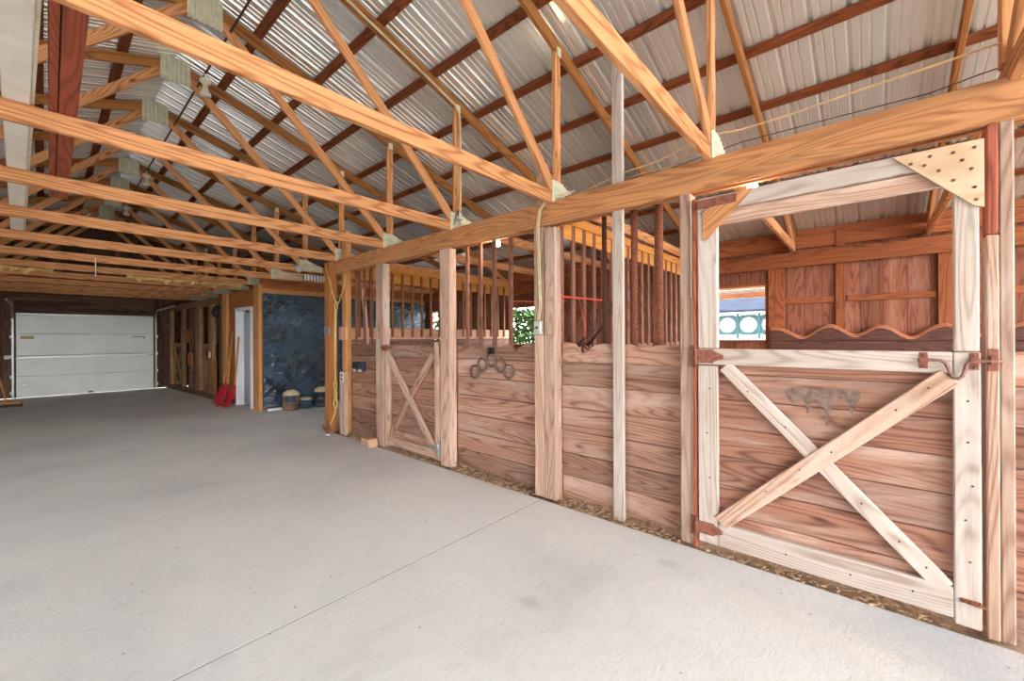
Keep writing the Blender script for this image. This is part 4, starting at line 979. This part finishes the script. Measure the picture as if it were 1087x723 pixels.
# lamps hanging at the ridge: conduit along the ridge and porcelain lampholders
one('ridge_conduit', 'rust_dark', 'thin dark conduit running along under the ridge', 'conduit', lambda b: b.tube([(1.25, .2, 4.54), (1.25, 5, 4.55), (1.25, 11, 4.55), (1.25, 15.5, 4.55)], .012, 8), None, 0)
LP = [(5.84, 'nearest of the lampholders hanging from the ridge conduit'), (10.0, 'second lampholder hanging from the ridge conduit'), (12.8, 'third lampholder hanging from the ridge conduit'), (14.9, 'farthest lampholder hanging from the ridge conduit')]
lamp0 = None
for y, lab in LP:
    if lamp0 is None:
        l0 = thing('lampholder', 'white porcelain ' + lab, 'lamp', (1.25, y, 4.55), 'porcelain lampholders under the ridge'); lamp0 = l0
        b = MB(); b.lathe([(.010, -.05), (.035, -.055), (.056, -.08), (.058, -.10), (.042, -.115), (.026, -.13)], (1.25, y, 4.55), 20); b.tube([(1.25, y, 4.55), (1.25, y, 4.49)], .012, 6); b.build('holder', 'porcelain', l0)
        b = MB(); b.lathe([(.024, -.13), (.026, -.17), (.034, -.20), (.052, -.225), (.058, -.245), (.05, -.262), (.01, -.268)], (1.25, y, 4.55), 20); b.build('bulb', 'porcelain', l0)
    else:
        l0 = copy_tree(lamp0); l0.location = (1.25, y, 4.55); l0['label'] = 'white porcelain ' + lab

# lit bulbs inside the stalls (the photograph shows them glowing under the header)
def stall_bulb(lab, x, y, z):
    t = thing('stall_lamp', lab, 'lamp', (x, y, z), 'lit bulbs inside the stalls')
    b = MB(); b.lathe([(.04, .07), (.045, .05), (.035, .035), (.02, .03)], (x, y, z), 14); b.build('holder', 'porcelain', t)
    b = MB(); b.lathe([(.014, .03), (.018, .02), (.032, -.01), (.034, -.03), (.026, -.052), (.005, -.06)], (x, y, z), 16); b.build('bulb', 'bulb_lit', t)
    b = MB(); b.box(FX + .15, x, y - .012, y + .012, z + .05, z + .07, 'x'); b.build('bracket', 'porcelain', t, .002)
    ld = bpy.data.lights.new('stall_lamp_light', 'POINT'); ld.energy = BULB_W; ld.color = (1.0, .78, .54); ld.shadow_soft_size = .06
    lo = bpy.data.objects.new('stall_lamp_light', ld); COL.objects.link(lo); lo.location = (0, 0, -.10); lo.parent = t
stall_bulb('lit bulb under the header above the large gate', 3.25, .625, 2.52)
stall_bulb('lit bulb under the header above the horseshoe wall', 3.25, 3.06, 2.50)

# odd things near the far end of the header
t = thing('octagon_box', 'grey octagonal electrical box hanging on the truss beside the jug bay', 'electrical box', (2.93, 7.5, 2.6))
b = MB(); b.lathe([(.055, 0), (.06, .01), (.06, .045), (.05, .05)], (2.93, 7.53, 2.665), 8, (0, -1, 0)); b.build('box', 'grey_box', t, .003)
b = MB(); b.tube([(2.90, 7.50, 2.72), (2.87, 7.47, 2.80), (2.93, 7.47, 2.83), (2.97, 7.5, 2.76)], .006, 6); b.build('cable', 'cable', t)
b = MB(); b.tube([(2.9, 7.5, 2.70), (2.80, 7.48, 2.74), (2.78, 7.48, 2.68), (2.84, 7.5, 2.64)], .006, 6); b.build('cable', 'cable', t)
t = thing('louvered_vent', 'white louvered strip under the truss above the plastic sheet', 'vent', (3.25, 7.6, 2.5))
b = MB(); b.box(3.05, 3.5, 7.62, 7.64, 2.50, 2.59, 'x'); b.build('backing', 'darksteel', t, .002)
for k in range(8):
    b = MB(); b.box(3.06 + k * .055, 3.095 + k * .055, 7.60, 7.62, 2.50, 2.60, 'z'); b.build('louver', 'trimwhite', t, .002)
one('gusset_board', 'ply', 'pale plywood gusset on the truss chord above the plastic sheet', 'gusset', lambda b: b.box(3.05, 3.62, 8.905, 8.925, 2.66, 2.80, 'x'), None, .002)

# torn wrap hanging along a chord
def wrap(lab, x0, x1, y, seed):
    rr = random.Random(seed); pts = []; n = int((x1 - x0) / .05)
    t = thing('torn_wrap', lab, 'pipe wrap', ((x0 + x1) / 2, y, 2.6), 'torn yellow wrap under a chord')
    b = MB(); b.tube([(x0 + (x1 - x0) * k / n, y + rr.uniform(-.01, .01), 2.605 + rr.uniform(-.012, .012)) for k in range(n + 1)], .03, 8, rfun=lambda q: .7 + .6 * abs(math.sin(q * 23 + seed))); b.build('wrap', 'insul', t)
    x = x0 + .1
    while x < x1 - .1:
        w_ = rr.uniform(.05, .22); dz = rr.uniform(.04, .11)
        b = MB(); b.prism([(0, 0), (w_ * .3, -dz * .7), (w_ * .5, -dz), (w_ * .8, -dz * .4), (w_, 0)], (x, y - .03, 2.60), (1, 0, 0), (0, -.2, 1), (0, 1, 0), .006); b.build('torn_flap', 'insul' if rr.random() < .6 else 'plate', t); x += w_ + rr.uniform(.02, .3)
wrap('torn yellow wrap along the chord above the door and shovels', 1.0, 2.85, 10.27, 5)
wrap('whitish torn wrap along the chord at the left edge', -.9, .1, 10.27, 9)
one('cord_stub', 'trimwhite', 'white pull cord hanging from the far truss chords', 'cord', lambda b: b.tube([(.52, 8.925, 2.70), (.52, 8.925, 2.42)], .006, 6), None, 0)

# ------------------------------------------------------------------ litter along the stall fronts
b = MB(); rr = random.Random(12)
def chip(x, y, z, s_):
    a = rr.uniform(0, 6.28); d = Vector((math.cos(a), math.sin(a), rr.uniform(-.3, .3))) * s_
    b.beam(Vector((x, y, z)) - d, Vector((x, y, z)) + d, s_ * .7, s_ * .5, (0, 0, 1))
for y0, y1 in ((1.03, 2.1), (2.36, 3.53), (5.1, 5.95), (-.3, .9), (3.75, 4.88)):
    n = int((y1 - y0) * 260)
    for k in range(n):
        y = rr.uniform(y0, y1); x = FX + rr.uniform(-.045, .10); chip(x, y, rr.uniform(-.012, .012 + .04 * (x > FX + .02)), rr.uniform(.004, .016))
o = b.build('dirt_litter', 'chips'); tag(o, 'dirt and wood chips lying along the foot of the stall fronts', 'litter', None, 'stuff')

# ------------------------------------------------------------------ outside: porch and greenery through the openings
t = thing('porch', 'teal arched porch with grey roof outside the window seen through the large gate', 'porch', (16, 3.2, 0))
def ringpanel(y0, y1, z0, z1, yc, zc, r, x):
    b = MB(); n = 24; inner = []; outer = []
    for k in range(n):
        a = 2 * math.pi * k / n; ca, sa = math.cos(a), math.sin(a); inner.append((yc + r * ca, zc + r * sa))
        sc = min((y1 - yc) / max(abs(ca), 1e-6), (z1 - zc) / max(abs(sa), 1e-6)); outer.append((yc + sc * ca, zc + sc * sa))
    vs = []
    for (py, pz), (oy, oz) in zip(inner, outer): vs += [(x, py, pz), (x, oy, oz), (x + .06, py, pz), (x + .06, oy, oz)]
    fs = []
    for k in range(n):
        q = 4 * k; q2 = 4 * ((k + 1) % n); fs += [(q, q + 1, q2 + 1, q2), (q + 2, q2 + 2, q2 + 3, q + 3), (q, q2, q2 + 2, q + 2), (q + 1, q + 3, q2 + 3, q2 + 1)]
    b.quadgrid(vs, fs, [(v[1], v[2]) for v in vs], .5, False); return b
for k in range(5):
    yc = 1.9 + k * .66
    ringpanel(yc - .30, yc + .30, 1.50, 2.20, yc, 1.85, .26, 16.0).build('arch_panel', 'teal', t)
for k in range(6):
    yc = 1.57 + k * .66; b = MB(); b.box(15.96, 16.06, yc - .035, yc + .035, -.05, 2.25, 'z'); b.build('column', 'teal', t, .005)
b = MB(); b.prism([(15.7, 2.28), (15.7, 2.36), (18.5, 3.3), (18.5, 3.2)], (0, .5, 0), (1, 0, 0), (0, 0, 1), (0, 1, 0), 5.5); b.build('porch_roof', 'porchroof', t, .005)
b = MB()
for z in (1.02, 1.30): b.box(15.9, 15.94, .9, 5.2, z, z + .06, 'y')
for k in range(32): b.box(15.91, 15.93, .95 + k * .13, .98 + k * .13, .4, 1.3, 'z')
b.build('railing', 'siding', t)
b = MB(); b.box(19.5, 19.6, -1, 8, 0, 2.6, 'y'); b.build('back_wall', 'siding', t)
def shrub(lab, x, y, r, hgt, seed):
    rr = random.Random(seed); t = thing('leafy_shrub', lab, 'shrub', (x, y, 0), 'shrubs outside the stall windows')
    b = MB()
    for k in range(2600):
        a = rr.uniform(0, 6.28); u_ = rr.random(); v_ = rr.uniform(0, 1)
        rad = r * math.sqrt(u_) * (1.0 - .45 * v_); p = Vector((x + rad * math.cos(a), y + rad * math.sin(a) * 1.3, .25 + hgt * v_))
        d1 = Vector((rr.uniform(-1, 1), rr.uniform(-1, 1), rr.uniform(-.6, .6))).normalized() * .11; d2 = d1.cross(Vector((rr.uniform(-1, 1), rr.uniform(-1, 1), 1))).normalized() * .055
        b.face([p - d1, p - d2, p + d1, p + d2], [(0, 0)] * 4, rr.random())
    b.build('foliage', 'foliage', t)
    b = MB()
    for k in range(5): b.tube([(x, y, -.07), (x + rr.uniform(-.3, .3) * r, y + rr.uniform(-.3, .3) * r, hgt * .5), (x + rr.uniform(-.6, .6) * r, y + rr.uniform(-.6, .6) * r, hgt * .9)], .03, 6, rfun=lambda q: 1 - .7 * q)
    b.build('stems', 'old', t)
shrub('leafy green shrub outside the opening behind the horseshoe stall', 10.6, 8.6, 1.0, 2.1, 1)
shrub('leafy green shrub outside the opening behind the jug bay', 9.4, 10.9, 1.1, 2.6, 2)
shrub('smaller green shrub between the two larger ones outside', 12.5, 6.2, .9, 1.6, 3)
